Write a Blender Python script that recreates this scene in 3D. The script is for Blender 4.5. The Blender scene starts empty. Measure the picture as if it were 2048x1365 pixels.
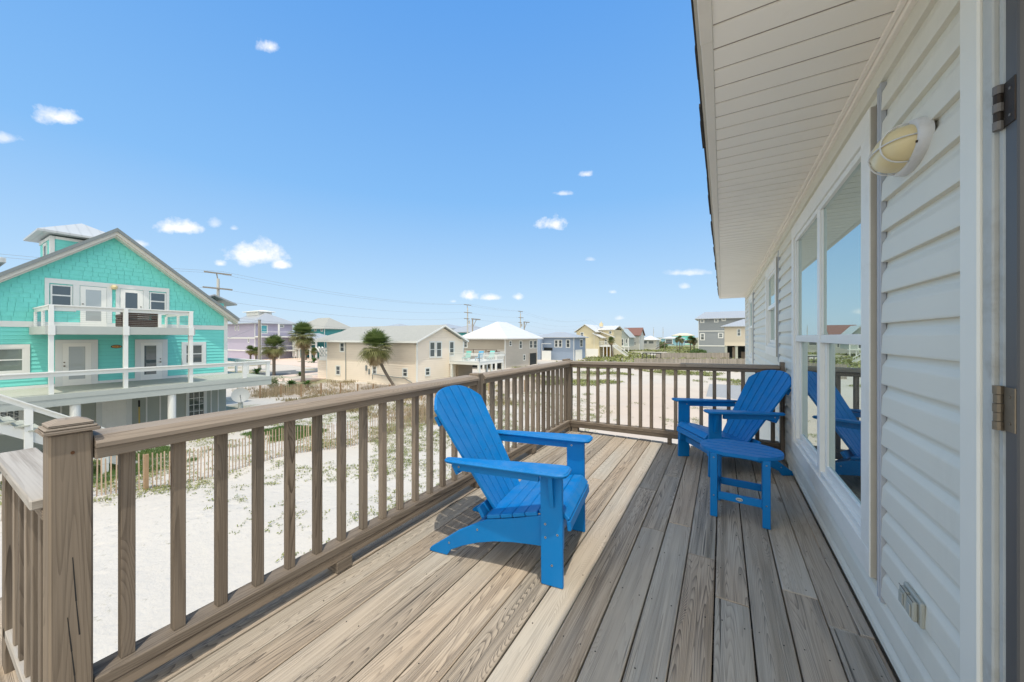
import bpy, bmesh, math, random
from mathutils import Vector, Matrix
random.seed(7)
SC = bpy.context.scene
COL = SC.collection
# ------------------------------------------------------------------ camera
F = 718.0; HY = 675.0                      # focal length and horizon row at 2048 px
TH = math.atan(420.7 / F)
CO, SI = math.cos(TH), math.sin(TH)
CH = 1.243                                 # eye height above the deck boards
cd = bpy.data.cameras.new("camera"); cam = bpy.data.objects.new("camera", cd); COL.objects.link(cam)
cd.sensor_width = 36; cd.lens = F / 2048 * 36
cd.shift_y = -7.5 / 2048
cd.clip_start = 0.05; cd.clip_end = 9000
cam.location = (0, 0, CH); cam.rotation_euler = (math.pi / 2, 0, TH)
SC.camera = cam
SC.view_settings.view_transform = 'Standard'; SC.view_settings.look = 'None'
SC.view_settings.exposure = 0.35; SC.view_settings.gamma = 1.0
# ------------------------------------------------------------------ light: sun high, from behind right
SH = Vector((-0.205, 0.225, -1.0)).normalized()       # direction the light travels
sd = bpy.data.lights.new("sun", 'SUN'); so = bpy.data.objects.new("sun", sd); COL.objects.link(so)
sd.energy = 2.45; sd.angle = math.radians(0.55); sd.color = (1.0, 0.925, 0.80)
so.rotation_euler = SH.to_track_quat('-Z', 'Y').to_euler()
SUN_EL = math.asin(-SH.z); SUN_AZ = math.atan2(-SH.x, -SH.y)

def ray(px, py): 
    a = (px - 1024) / F; b = (py - HY) / F
    return Vector((-SI + a * CO, CO + a * SI, -b))
C0 = Vector((0, 0, CH))
def onz(px, py, z=0): d = ray(px, py); return C0 + d * ((z - CH) / d.z)
def onx(px, py, x): d = ray(px, py); return C0 + d * (x / d.x)
def ony(px, py, y): d = ray(px, py); return C0 + d * (y / d.y)

# ------------------------------------------------------------------ world: Nishita sky with small fair-weather clouds
SKYK = 5.3; VEIL = 9.8
W = bpy.data.worlds.new("World"); SC.world = W; W.use_nodes = True
nt = W.node_tree; nt.nodes.clear()
def wn(t): return nt.nodes.new(t)
sky = wn('ShaderNodeTexSky'); sky.sky_type = 'NISHITA'; sky.sun_disc = False
sky.sun_elevation = SUN_EL; sky.sun_rotation = SUN_AZ
sky.air_density = 1.0; sky.dust_density = 0.6; sky.ozone_density = 2.0; sky.altitude = 0
bg = wn('ShaderNodeBackground'); bg.inputs[1].default_value = 0.15
outw = wn('ShaderNodeOutputWorld')
tcs = wn('ShaderNodeTexCoord'); sps = wn('ShaderNodeSeparateXYZ'); nt.links.new(tcs.outputs['Generated'], sps.inputs[0])
rps = wn('ShaderNodeValToRGB'); nt.links.new(sps.outputs[2], rps.inputs[0]); el = rps.color_ramp.elements
el[0].position = 0.0; el[0].color = (.57,.74,.93,1); el[1].position = .72; el[1].color = (.105,.365,.88,1)
e_ = el.new(.12); e_.color = (.46,.69,.94,1); e_ = el.new(.35); e_.color = (.235,.53,.95,1)
scs = wn('ShaderNodeVectorMath'); scs.operation = 'SCALE'; nt.links.new(rps.outputs[0], scs.inputs[0]); scs.inputs['Scale'].default_value = SKYK
hsv = wn('ShaderNodeMixRGB'); hsv.inputs[0].default_value = .85
nt.links.new(sky.outputs[0], hsv.inputs[1]); nt.links.new(scs.outputs[0], hsv.inputs[2])
tc = wn('ShaderNodeTexCoord')
def wmath(op, a, b=None, clamp=False):
    n = wn('ShaderNodeMath'); n.operation = op; n.use_clamp = clamp
    for i, v in enumerate((a, b)):
        if v is None: continue
        if isinstance(v, (int, float)): n.inputs[i].default_value = v
        else: nt.links.new(v, n.inputs[i])
    return n.outputs[0]
def wdot(v):
    n = wn('ShaderNodeVectorMath'); n.operation = 'DOT_PRODUCT'; nt.links.new(tc.outputs['Generated'], n.inputs[0])
    n.inputs[1].default_value = v; return n.outputs['Value']
CLOUDS = [(541,96,52,34,1),(118,236,84,44,.95),(12,278,60,30,.6),(357,458,104,40,1),(515,514,124,62,1.1),(560,531,44,28,1),
 (440,528,28,18,.8),(280,490,34,22,.7),(1102,450,84,36,1.05),(1172,350,32,16,.75),(1125,388,46,12,.6),(940,594,46,28,.9),
 (980,597,50,17,.85),(908,604,24,10,.55),(1037,596,32,18,.8),(1375,547,94,17,.6),(1224,585,24,13,.55),(1240,637,34,16,.55),(1370,574,26,16,.5),
 (468,458,22,14,.5),(430,449,40,30,.45),(1180,520,26,10,.35)]
nz = wn('ShaderNodeTexNoise'); nz.inputs['Scale'].default_value = 26; nz.inputs['Detail'].default_value = 8; nz.inputs['Roughness'].default_value = .62
nt.links.new(tc.outputs['Generated'], nz.inputs['Vector'])
noff = wmath('MULTIPLY', wmath('SUBTRACT', nz.outputs['Fac'], 0.5), 2.6)
total = None
for (cx, cy, w, h, s) in CLOUDS:
    c = ray(cx, cy); cl = c.length; c = c.normalized()
    r = Vector((CO, SI, 0)); r = (r - c * r.dot(c)).normalized(); u = r.cross(c).normalized()
    sw = w / F / cl * .43; sh = h / F / cl * .52
    a = wmath('DIVIDE', wdot(r), sw); b = wmath('DIVIDE', wdot(u), sh)
    b = wmath('ADD', b, wmath('MULTIPLY', wmath('MAXIMUM', wmath('MULTIPLY', b, -1), 0), -0.9))   # flatter bases
    rr = wmath('SQRT', wmath('ADD', wmath('MULTIPLY', a, a), wmath('MULTIPLY', b, b)))
    m = wmath('MULTIPLY', wmath('SUBTRACT', 1.0, rr), wmath('GREATER_THAN', wdot(c), 0.5))
    m = wmath('MULTIPLY', wmath('ADD', wmath('MAXIMUM', m, -0.6), wmath('MULTIPLY', noff, wmath('GREATER_THAN', m, -0.9))), 1.0)
    m = wmath('MULTIPLY', wmath('MULTIPLY', m, 1.25, True), min(s, 1.0) * .95)
    # fade fully outside the patch
    m = wmath('MULTIPLY', m, wmath('MULTIPLY', wmath('SUBTRACT', 1.45, rr), 2.6, True))
    m = wmath('MULTIPLY', m, wmath('GREATER_THAN', wdot(c), 0.5))
    total = m if total is None else wmath('MAXIMUM', total, m)
mixw = wn('ShaderNodeMixRGB'); nt.links.new(total, mixw.inputs[0])
nt.links.new(hsv.outputs[0], mixw.inputs[1]); mixw.inputs[2].default_value = (5.9, 5.85, 5.9, 1)
# bright veil round the sun and behind the viewer, added unseen to brighten shade
vd = wdot(Vector((.30, -.80, .52)).normalized())
veil = wmath('MULTIPLY', wmath('SUBTRACT', vd, .10), 1.5, True); veil = wmath('MULTIPLY', veil, veil)
addv = wn('ShaderNodeMixRGB'); addv.blend_type = 'MIX'; nt.links.new(veil, addv.inputs[0]); nt.links.new(mixw.outputs[0], addv.inputs[1]); addv.inputs[2].default_value = (VEIL, VEIL*.975, VEIL*.90, 1)
nt.links.new(addv.outputs[0], bg.inputs[0]); nt.links.new(bg.outputs[0], outw.inputs[0])

# ------------------------------------------------------------------ helpers
def tag(o, label=None, cat=None, group=None, kind=None):
    if label: o['label'] = label
    if cat: o['category'] = cat
    if group: o['group'] = group
    if kind: o['kind'] = kind
    return o
def empty(name, loc=(0, 0, 0), rz=0, label=None, cat=None, group=None):
    o = bpy.data.objects.new(name, None); COL.objects.link(o); o.location = loc; o.rotation_euler = (0, 0, rz)
    o.empty_display_size = .2
    return tag(o, label, cat, group)
def copy_tree(o, parent=None):
    c = o.copy(); COL.objects.link(c); c.parent = parent
    for ch in list(o.children): copy_tree(ch, c)
    return c
class MB:
    """collects boxes, prisms and tubes; uv = (along, across) in metres plus a random offset per board"""
    def __init__(s): s.v = []; s.f = []; s.uv = []; s.r = []; s.sm = []; s.mi = []
    def face(s, vs, uvs=None, rnd=0, smooth=False, mi=0):
        b = len(s.v); s.v += [tuple(v) for v in vs]; s.f.append(tuple(range(b, b + len(vs))))
        s.uv += uvs if uvs else [(v[0], v[1]) for v in vs]; s.r += [rnd] * len(vs); s.sm.append(smooth); s.mi.append(mi)
    def box(s, x0, x1, y0, y1, z0, z1, M=None, bev=0, mi=0, rnd=None):
        c = Vector(((x0+x1)/2, (y0+y1)/2, (z0+z1)/2)); e = Vector((abs(x1-x0)/2, abs(y1-y0)/2, abs(z1-z0)/2))
        s.cbox(c, e, M, bev, mi, rnd)
    def cbox(s, c, e, M=None, bev=0, mi=0, rnd=None):
        rnd = random.random() if rnd is None else rnd
        L = max(range(3), key=lambda i: e[i]); o = [i for i in range(3) if i != L]
        ou = random.random() * 50; ov = random.random() * 50
        def put(pts):
            # orientation-safe face from points (outward by centre)
            n = (pts[1]-pts[0]).cross(pts[2]-pts[0]); m = sum(pts, Vector()) / len(pts)
            if n.dot(m) < 0: pts = pts[::-1]
            ax = max(range(3), key=lambda i: abs(n[i]))
            uvs = []
            for p in pts:
                if ax == L: uvs.append((ou + p[o[0]] * .15, ov + p[o[1]]))
                else:
                    q = o[0] if ax == o[1] else o[1]
                    uvs.append((ou + p[L], ov + p[q] + (0.37 if ax == o[0] else 0)))
            q = [p + c for p in pts]
            if M is not None: q = [M @ p for p in q]
            s.face(q, uvs, rnd, False, mi)
        b = min(bev, min(e) * .8)
        if b <= 0:
            for ax in range(3):
                for sg in (-1, 1):
                    a1, a2 = (ax+1) % 3, (ax+2) % 3; pts = []
                    for (p, q) in ((-1,-1),(1,-1),(1,1),(-1,1)):
                        v = Vector((0,0,0)); v[ax] = sg*e[ax]; v[a1] = p*e[a1]; v[a2] = q*e[a2]; pts.append(v)
                    put(pts)
            return
        ei = [e[i] - b for i in range(3)]
        for ax in range(3):
            a1, a2 = (ax+1) % 3, (ax+2) % 3
            for sg in (-1, 1):
                pts = []
                for (p, q) in ((-1,-1),(1,-1),(1,1),(-1,1)):
                    v = Vector((0,0,0)); v[ax] = sg*e[ax]; v[a1] = p*ei[a1]; v[a2] = q*ei[a2]; pts.append(v)
                put(pts)
            for s1 in (-1, 1):
                for s2 in (-1, 1):
                    pts = []
                    for (t, k) in ((-1,0),(1,0),(1,1),(-1,1)):
                        v = Vector((0,0,0)); v[ax] = t*ei[ax]
                        if k == 0: v[a1] = s1*e[a1]; v[a2] = s2*ei[a2]
                        else: v[a1] = s1*ei[a1]; v[a2] = s2*e[a2]
                        pts.append(v)
                    put(pts)
        for sx in (-1,1):
            for sy in (-1,1):
                for sz in (-1,1):
                    put([Vector((sx*e[0], sy*ei[1], sz*ei[2])), Vector((sx*ei[0], sy*e[1], sz*ei[2])), Vector((sx*ei[0], sy*ei[1], sz*e[2]))])
    def bar(s, a, b, w, h, up=(0,0,1), bev=0, mi=0, rnd=None):
        a = Vector(a); b = Vector(b); d = b - a; L = d.length; d.normalize()
        up = Vector(up)
        if abs(d.dot(up)) > .98: up = Vector((1,0,0))
        r = d.cross(up).normalized(); u = r.cross(d).normalized()
        M = Matrix((( d.x, r.x, u.x, 0), (d.y, r.y, u.y, 0), (d.z, r.z, u.z, 0), (0,0,0,1)))
        M.translation = (a + b) / 2
        s.cbox(Vector((0,0,0)), Vector((L/2, w/2, h/2)), M, bev, mi, rnd)
    def prism(s, poly, axis, a, b, M=None, mi=0, rnd=None, smooth=False):
        """extrude a 2d polygon along an axis; 'x': (y,z), 'y': (x,z), 'z': (x,y)"""
        rnd = random.random() if rnd is None else rnd; ou = random.random()*50; ov = random.random()*50
        def P(p, t):
            v = {'x': (t, p[0], p[1]), 'y': (p[0], t, p[1]), 'z': (p[0], p[1], t)}[axis]; v = Vector(v)
            return M @ v if M is not None else v
        area = sum(poly[i][0]*poly[(i+1) % len(poly)][1] - poly[(i+1) % len(poly)][0]*poly[i][1] for i in range(len(poly)))
        if (area < 0) != (axis == 'y'): poly = poly[::-1]
        if a > b: a, b = b, a
        s.face([P(p, b) for p in poly], [(ou+p[0], ov+p[1]) for p in poly], rnd, False, mi)
        s.face([P(p, a) for p in poly[::-1]], [(ou+p[0], ov+p[1]) for p in poly[::-1]], rnd, False, mi)
        t = 0
        for i in range(len(poly)):
            p, q = poly[i], poly[(i+1) % len(poly)]; l = math.dist(p, q)
            s.face([P(p, a), P(q, a), P(q, b), P(p, b)], [(ou+a, ov+t), (ou+a, ov+t+l), (ou+b, ov+t+l), (ou+b, ov+t)], rnd, smooth, mi); t += l
    def tube(s, pts, rad, n=8, mi=0, cap=True, rnd=None):
        rnd = random.random() if rnd is None else rnd
        pts = [Vector(p) for p in pts]; rs = rad if isinstance(rad, (list, tuple)) else [rad]*len(pts)
        rings = []; pr = None; t = 0; L = [0]
        for i, p in enumerate(pts):
            d = (pts[min(i+1, len(pts)-1)] - pts[max(i-1, 0)]).normalized()
            up = pr if pr is not None else (Vector((0,0,1)) if abs(d.z) < .9 else Vector((1,0,0)))
            r = d.cross(up).normalized(); u = r.cross(d).normalized(); pr = u
            rings.append([p + (r*math.cos(k*2*math.pi/n) + u*math.sin(k*2*math.pi/n))*rs[i] for k in range(n)])
            if i: L.append(L[-1] + (p-pts[i-1]).length)
        for i in range(len(pts)-1):
            for k in range(n):
                k2 = (k+1) % n
                s.face([rings[i][k], rings[i][k2], rings[i+1][k2], rings[i+1][k]],
                       [(L[i], k/n), (L[i], (k+1)/n), (L[i+1], (k+1)/n), (L[i+1], k/n)], rnd, True, mi)
        if cap:
            s.face(rings[0][::-1], None, rnd, False, mi); s.face(rings[-1], None, rnd, False, mi)
    def build(s, name, mats, parent=None, merge=False):
        me = bpy.data.meshes.new(name); me.from_pydata(s.v, [], s.f)
        uvl = me.uv_layers.new(name='UVMap')
        flat = [c for uv in s.uv for c in uv]
        uvl.data.foreach_set('uv', flat)
        at = me.attributes.new('rnd', 'FLOAT', 'POINT'); at.data.foreach_set('value', s.r)
        me.polygons.foreach_set('use_smooth', s.sm)
        if not isinstance(mats, (list, tuple)): mats = [mats]
        for m in mats: me.materials.append(m)
        me.polygons.foreach_set('material_index', s.mi)
        if merge:
            bm = bmesh.new(); bm.from_mesh(me); bmesh.ops.remove_doubles(bm, verts=bm.verts, dist=1e-5); bm.to_mesh(me); bm.free()
        me.validate(); me.update()
        o = bpy.data.objects.new(name, me); COL.objects.link(o)
        if parent is not None: o.parent = parent
        return o
def part(name, mats, parent, fn, merge=False):
    m = MB(); fn(m); return m.build(name, mats, parent, merge)

def wloc(o):
    v = Vector((0,0,0))
    while o is not None: v = v + o.location; o = o.parent
    return v
def wpart(name, mats, parent, fn, merge=False):
    m = MB(); fn(m); off = wloc(parent) if parent is not None else Vector((0,0,0))
    m.v = [tuple(Vector(v) - off) for v in m.v]
    return m.build(name, mats, parent, merge)
# ------------------------------------------------------------------ materials
def newmat(name):
    m = bpy.data.materials.new(name); m.use_nodes = True; n = m.node_tree; n.nodes.clear()
    o = n.nodes.new('ShaderNodeOutputMaterial'); b = n.nodes.new('ShaderNodeBsdfPrincipled'); n.links.new(b.outputs[0], o.inputs[0])
    return m, n, b
def N(n, t, **k):
    x = n.nodes.new(t)
    for a, v in k.items():
        if a.startswith('_'): setattr(x, a[1:], v)
        else:
            try: x.inputs[a.replace('__', ' ')].default_value = v
            except Exception: x.inputs[int(a[1:])].default_value = v
    return x
def M_(n, op, a, b=None, c=None, clamp=False):
    x = n.nodes.new('ShaderNodeMath'); x.operation = op; x.use_clamp = clamp
    for i, v in enumerate((a, b, c)):
        if v is None: continue
        if isinstance(v, (int, float)): x.inputs[i].default_value = v
        else: n.links.new(v, x.inputs[i])
    return x.outputs[0]
def ramp(n, fac, stops):
    r = n.nodes.new('ShaderNodeValToRGB'); n.links.new(fac, r.inputs[0])
    e = r.color_ramp.elements
    while len(e) > 1: e.remove(e[-1])
    e[0].position = stops[0][0]; e[0].color = tuple(stops[0][1]) + (1,)
    for p, c in stops[1:]: x = e.new(p); x.color = tuple(c) + (1,)
    return r.outputs[0]
def mixc(n, f, a, b, mode='MIX'):
    x = n.nodes.new('ShaderNodeMixRGB'); x.blend_type = mode
    for i, v in enumerate((f, a, b)):
        if isinstance(v, (int, float)): x.inputs[i].default_value = v
        elif isinstance(v, tuple): x.inputs[i].default_value = v + (1,) if len(v) == 3 else v
        else: n.links.new(v, x.inputs[i])
    return x.outputs[0]
def bump(n, b, h, strength=.3, dist=.01):
    x = n.nodes.new('ShaderNodeBump'); x.inputs['Strength'].default_value = strength; x.inputs['Distance'].default_value = dist
    n.links.new(h, x.inputs['Height']); n.links.new(x.outputs[0], b.inputs['Normal']); return x
def attr(n, nm):
    x = n.nodes.new('ShaderNodeAttribute'); x.attribute_name = nm; return x.outputs['Fac']
def scaled(n, vec, s):
    x = n.nodes.new('ShaderNodeVectorMath'); x.operation = 'MULTIPLY'; n.links.new(vec, x.inputs[0]); x.inputs[1].default_value = s; return x.outputs[0]
def noise(n, vec, sc, det=3, rough=.5, dist=0):
    x = n.nodes.new('ShaderNodeTexNoise'); x.inputs['Scale'].default_value = sc; x.inputs['Detail'].default_value = det
    x.inputs['Roughness'].default_value = rough; x.inputs['Distortion'].default_value = dist
    if vec is not None: n.links.new(vec, x.inputs['Vector'])
    return x.outputs['Fac']
def wood(name, light, dark, grey, greymix=.4, ring=26, rough=.85, var=.35, bs=.5):
    """weathered softwood: contour lines of stretched noise = cathedral grain, thin raised streaks, knots and silvering"""
    m, n, b = newmat(name)
    uv = N(n, 'ShaderNodeUVMap').outputs[0]; r = attr(n, 'rnd')
    add = n.nodes.new('ShaderNodeVectorMath'); add.operation = 'ADD'; n.links.new(uv, add.inputs[0])
    cmb = n.nodes.new('ShaderNodeCombineXYZ'); n.links.new(M_(n, 'MULTIPLY', r, 37.0), cmb.inputs[2]); n.links.new(cmb.outputs[0], add.inputs[1])
    v = add.outputs[0]
    n1 = noise(n, scaled(n, v, (.32, 8.5, 1)), 1, 1.5, .45, .2)
    vo = N(n, 'ShaderNodeTexVoronoi'); vo.inputs['Scale'].default_value = 1.0; n.links.new(scaled(n, v, (.95, 4.2, 1)), vo.inputs['Vector'])
    kd = vo.outputs['Distance']
    n1 = M_(n, 'ADD', n1, M_(n, 'MULTIPLY', M_(n, 'MAXIMUM', M_(n, 'SUBTRACT', .30, kd), 0.0), .9))
    knot = M_(n, 'MULTIPLY', M_(n, 'SUBTRACT', .075, kd), 30, None, True)
    ringv = M_(n, 'FRACT', M_(n, 'ADD', M_(n, 'MULTIPLY', n1, ring), M_(n, 'MULTIPLY', noise(n, scaled(n, v, (.8, 40, 1)), 1, 2, .5), .5)))
    ringv = M_(n, 'POWER', ringv, 3.4)
    n2 = noise(n, scaled(n, v, (2.2, 150, 1)), 1, 3, .65)
    n3 = noise(n, scaled(n, v, (1.2, 26, 1)), 1, 3, .6)
    n4 = noise(n, scaled(n, v, (1.0, 4, 1)), 1, 3, .55)
    g = M_(n, 'ADD', M_(n, 'MULTIPLY', ringv, 1.15), M_(n, 'MULTIPLY', M_(n, 'SUBTRACT', n2, .44), 2.6), None, True)
    gs = M_(n, 'ADD', .38, M_(n, 'MULTIPLY', M_(n, 'FRACT', M_(n, 'MULTIPLY', r, 13.7)), .75))
    g = M_(n, 'MULTIPLY', g, gs)
    g = M_(n, 'MULTIPLY', g, M_(n, 'ADD', M_(n, 'MULTIPLY', M_(n, 'SUBTRACT', n3, .3), 2.6), .12, None, True), None, True)
    col = mixc(n, g, light, dark)
    gm = M_(n, 'MULTIPLY', M_(n, 'ADD', n4, M_(n, 'MULTIPLY', M_(n, 'SUBTRACT', r, .5), .5)), greymix*1.8, None, True)
    col = mixc(n, gm, col, mixc(n, g, grey, tuple(c*.45 for c in grey)))
    # per board value
    k = M_(n, 'ADD', 1 - var/2, M_(n, 'MULTIPLY', M_(n, 'FRACT', M_(n, 'MULTIPLY', r, 7.31)), var))
    x = n.nodes.new('ShaderNodeVectorMath'); x.operation = 'SCALE'; n.links.new(col, x.inputs[0]); n.links.new(k, x.inputs['Scale'])
    # long drying cracks
    crk = noise(n, scaled(n, v, (.9, 60, 1)), 1, 2, .5)
    crk = M_(n, 'MULTIPLY', M_(n, 'SUBTRACT', crk, .70), 14, None, True)
    col = mixc(n, M_(n, 'MULTIPLY', crk, .75), x.outputs[0], (.035, .03, .025))
    col = mixc(n, M_(n, 'MULTIPLY', knot, .7), col, (.09,.05,.03))
    n.links.new(col, b.inputs['Base Color']); b.inputs['Roughness'].default_value = rough
    b.inputs['Specular IOR Level'].default_value = .25
    hgt = M_(n, 'SUBTRACT', M_(n, 'MULTIPLY', g, -1), M_(n, 'MULTIPLY', crk, 2))
    bump(n, b, hgt, bs, .0022)
    return m
def paint(name, col, rough=.5, var=.06, bscale=6, dirt=0, dirtcol=(.25,.22,.17), bs=.05, spec=.4, metallic=0):
    m, n, b = newmat(name)
    geo = N(n, 'ShaderNodeTexCoord').outputs['Object']
    a = noise(n, geo, bscale, 4, .6)
    c = mixc(n, a, tuple(x*(1-var) for x in col), tuple(min(1, x*(1+var)) for x in col))
    if dirt:
        d = noise(n, geo, 2.3, 6, .7, .4)
        c = mixc(n, M_(n, 'MULTIPLY', M_(n, 'SUBTRACT', d, .52), dirt*8, None, True), c, dirtcol)
    n.links.new(c, b.inputs['Base Color']); b.inputs['Roughness'].default_value = rough; b.inputs['Specular IOR Level'].default_value = spec
    b.inputs['Metallic'].default_value = metallic
    h = noise(n, geo, bscale*14, 3, .6); bump(n, b, h, bs, .002)
    return m
def lap(name, col, pitch=.13, bs=.6, var=.05, rough=.7):
    """painted lap siding, each course a tilted face (height follows z)"""
    m, n, b = newmat(name)
    geo = N(n, 'ShaderNodeNewGeometry').outputs['Position']
    sep = N(n, 'ShaderNodeSeparateXYZ'); n.links.new(geo, sep.inputs[0])
    fz = M_(n, 'FRACT', M_(n, 'DIVIDE', M_(n, 'ADD', sep.outputs[2], 50), pitch))
    a = noise(n, scaled(n, geo, (.6, .6, 3)), 1, 4, .6)
    c = mixc(n, a, tuple(x*(1-var*2) for x in col), tuple(min(1, x*(1+var)) for x in col))
    # shade line under each board, put into the colour as a dark stripe
    e = M_(n, 'LESS_THAN', fz, .07)
    c = mixc(n, M_(n, 'MULTIPLY', e, .35), c, tuple(x*.45 for x in col))
    n.links.new(c, b.inputs['Base Color']); b.inputs['Roughness'].default_value = rough
    bump(n, b, M_(n, 'SUBTRACT', 1, fz), bs, .02)
    return m
def ribbed(name, col, axis=1, pitch=.3, rough=.35, metallic=.0):
    m, n, b = newmat(name)
    geo = N(n, 'ShaderNodeNewGeometry').outputs['Position']
    sep = N(n, 'ShaderNodeSeparateXYZ'); n.links.new(geo, sep.inputs[0])
    fz = M_(n, 'FRACT', M_(n, 'DIVIDE', M_(n, 'ADD', sep.outputs[axis], 500), pitch))
    rib = M_(n, 'LESS_THAN', fz, .16)
    a = noise(n, geo, .8, 4, .6)
    c = mixc(n, a, tuple(x*.9 for x in col), tuple(min(1, x*1.06) for x in col))
    c = mixc(n, M_(n, 'MULTIPLY', rib, .25), c, tuple(x*.6 for x in col))
    n.links.new(c, b.inputs['Base Color']); b.inputs['Roughness'].default_value = rough; b.inputs['Metallic'].default_value = metallic
    bump(n, b, rib, .5, .03)
    return m
def speckle(name, c1, c2, scale=30, rough=.95, dist=.01):
    m, n, b = newmat(name)
    geo = N(n, 'ShaderNodeTexCoord').outputs['Object']
    a = noise(n, geo, scale, 4, .7); n.links.new(mixc(n, a, c1, c2), b.inputs['Base Color']); b.inputs['Roughness'].default_value = rough
    bump(n, b, a, .5, dist); return m
def glass(name, tint, mirror=.6, dark=(.02,.025,.03), rough=.0):
    m, n, b = newmat(name)
    b.inputs['Base Color'].default_value = dark + (1,); b.inputs['Roughness'].default_value = .4
    g = N(n, 'ShaderNodeBsdfGlossy'); g.inputs['Color'].default_value = tint + (1,); g.inputs['Roughness'].default_value = rough
    mx = N(n, 'ShaderNodeMixShader'); mx.inputs[0].default_value = mirror
    n.links.new(b.outputs[0], mx.inputs[1]); n.links.new(g.outputs[0], mx.inputs[2])
    out = [x for x in n.nodes if x.type == 'OUTPUT_MATERIAL'][0]; n.links.new(mx.outputs[0], out.inputs[0])
    return m
def leaf(name, c1, c2, rough=.6, trans=.25):
    m, n, b = newmat(name)
    r = attr(n, 'rnd'); n.links.new(mixc(n, r, c1, c2), b.inputs['Base Color']); b.inputs['Roughness'].default_value = rough
    t = N(n, 'ShaderNodeBsdfTranslucent'); n.links.new(mixc(n, r, c1, c2), t.inputs[0])
    mx = N(n, 'ShaderNodeMixShader'); mx.inputs[0].default_value = trans
    n.links.new(b.outputs[0], mx.inputs[1]); n.links.new(t.outputs[0], mx.inputs[2])
    out = [x for x in n.nodes if x.type == 'OUTPUT_MATERIAL'][0]; n.links.new(mx.outputs[0], out.inputs[0])
    return m

m_deck = wood('weathered deck wood', (.43,.33,.232), (.065,.042,.028), (.415,.405,.36), .48, 78, var=.25, bs=.9)
m_rail = wood('weathered railing wood', (.265,.21,.157), (.06,.042,.03), (.215,.19,.16), .40, 46, var=.55)
m_cap = wood('bleached railing cap', (.33,.265,.205), (.075,.052,.036), (.29,.26,.22), .5, 44, var=.2)
m_bleach = wood('silvered cap board', (.40,.37,.33), (.18,.15,.12), (.38,.365,.34), .5, 9, var=.05, bs=.3)
m_post = wood('post wood with wide grain', (.24,.19,.14), (.055,.04,.028), (.195,.172,.145), .35, 22, var=.12)
m_blue = None
def plastic():
    m, n, b = newmat('blue plastic lumber')
    geo = N(n, 'ShaderNodeTexCoord').outputs['Object']
    a = noise(n, geo, 90, 3, .7); c = noise(n, geo, 5, 3, .5)
    col = mixc(n, c, (.0, .15, .44), (.0, .185, .51))
    nrm = N(n, 'ShaderNodeNewGeometry').outputs['Normal']; sp = N(n, 'ShaderNodeSeparateXYZ'); n.links.new(nrm, sp.inputs[0])
    dust = M_(n, 'MULTIPLY', M_(n, 'MULTIPLY', M_(n, 'SUBTRACT', noise(n, geo, 14, 6, .7), .42), 2.2, None, True), M_(n, 'MAXIMUM', sp.outputs[2], .12))
    col = mixc(n, M_(n, 'MULTIPLY', dust, .16), col, (.42, .44, .42))
    scuff = M_(n, 'MULTIPLY', M_(n, 'SUBTRACT', noise(n, scaled(n, geo, (30, 30, 7)), 1, 5, .75), .66), 9, None, True)
    n.links.new(mixc(n, M_(n, 'MULTIPLY', scuff, .3), col, (.12, .30, .52)), b.inputs['Base Color'])
    b.inputs['Roughness'].default_value = .42; b.inputs['Specular IOR Level'].default_value = .30
    bump(n, b, a, .12, .001); return m
m_blue = plastic()
m_steel = paint('stainless screw', (.55,.53,.48), .3, metallic=.9)
m_dark = paint('dark slot', (.02,.02,.02), .7)
def vinyl():
    m, n, b = newmat('pale grey vinyl siding')
    geo = N(n, 'ShaderNodeNewGeometry').outputs['Position']
    a = noise(n, scaled(n, geo, (1, 3.5, 60)), 1, 4, .6); d = noise(n, geo, 1.3, 5, .6)
    c = mixc(n, d, (.68,.66,.565), (.76,.735,.64))
    gr = noise(n, scaled(n, geo, (2, 2, .5)), 1.6, 6, .7, .4)
    c = mixc(n, M_(n, 'MULTIPLY', M_(n, 'MULTIPLY', M_(n, 'SUBTRACT', gr, .52), 5, None, True), .16), c, (.34,.32,.26))
    n.links.new(c, b.inputs['Base Color']); b.inputs['Roughness'].default_value = .5; b.inputs['Specular IOR Level'].default_value = .35
    bump(n, b, a, .35, .0018); return m
m_vinyl = vinyl()
m_soffit = paint('cream vinyl soffit', (.90,.855,.77), .5, .03, 2, .1, (.5,.46,.40))
m_fascia = paint('cream metal fascia', (.74,.70,.62), .45, .05, 3, .15, (.45,.42,.37))
m_trim = paint('white window trim', (.82,.80,.73), .45, .03, 3, .22, (.47,.43,.33))
m_trimedge = paint('aged beige trim edge', (.50,.47,.40), .6, .15, 8)
m_vwhite = paint('white vinyl frame', (.82,.81,.755), .35, .03, 4)
m_jch = paint('grey channel', (.42,.44,.47), .5, .05)
m_glass = glass('coated window glass', (.72,.83,.80), .78)
m_glassd = glass('dark window glass', (.6,.7,.75), .22, (.03,.035,.045))
m_blind = glass('glass over pale blind', (.8,.85,.85), .15, (.42,.44,.43))
m_shingle_roof = speckle('dark asphalt shingle', (.02,.018,.016), (.09,.08,.07), 60, .95, .01)
m_asph = speckle('grey asphalt shingles', (.24,.25,.23), (.40,.40,.37), 5, .95, .02)
m_redroof = speckle('red brown shingles', (.15,.075,.06), (.22,.12,.10), 3, .95, .02)
m_door = paint('blue grey door paint', (.085,.085,.085), .45, .05, 2)
m_jamb = paint('weathered door jamb paint', (.48,.49,.46), .6, .15, 7, .6, (.27,.24,.19), .4)
m_doorcase = paint('pale door casing', (.80,.785,.70), .5, .04, 4)
m_rust = paint('rusty hinge steel', (.045,.035,.028), .6, .5, 30, .8, (.05,.02,.01), .3, metallic=.4)
m_brass = paint('worn brass hinge', (.20,.165,.12), .5, .3, 30, metallic=.5)
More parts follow.
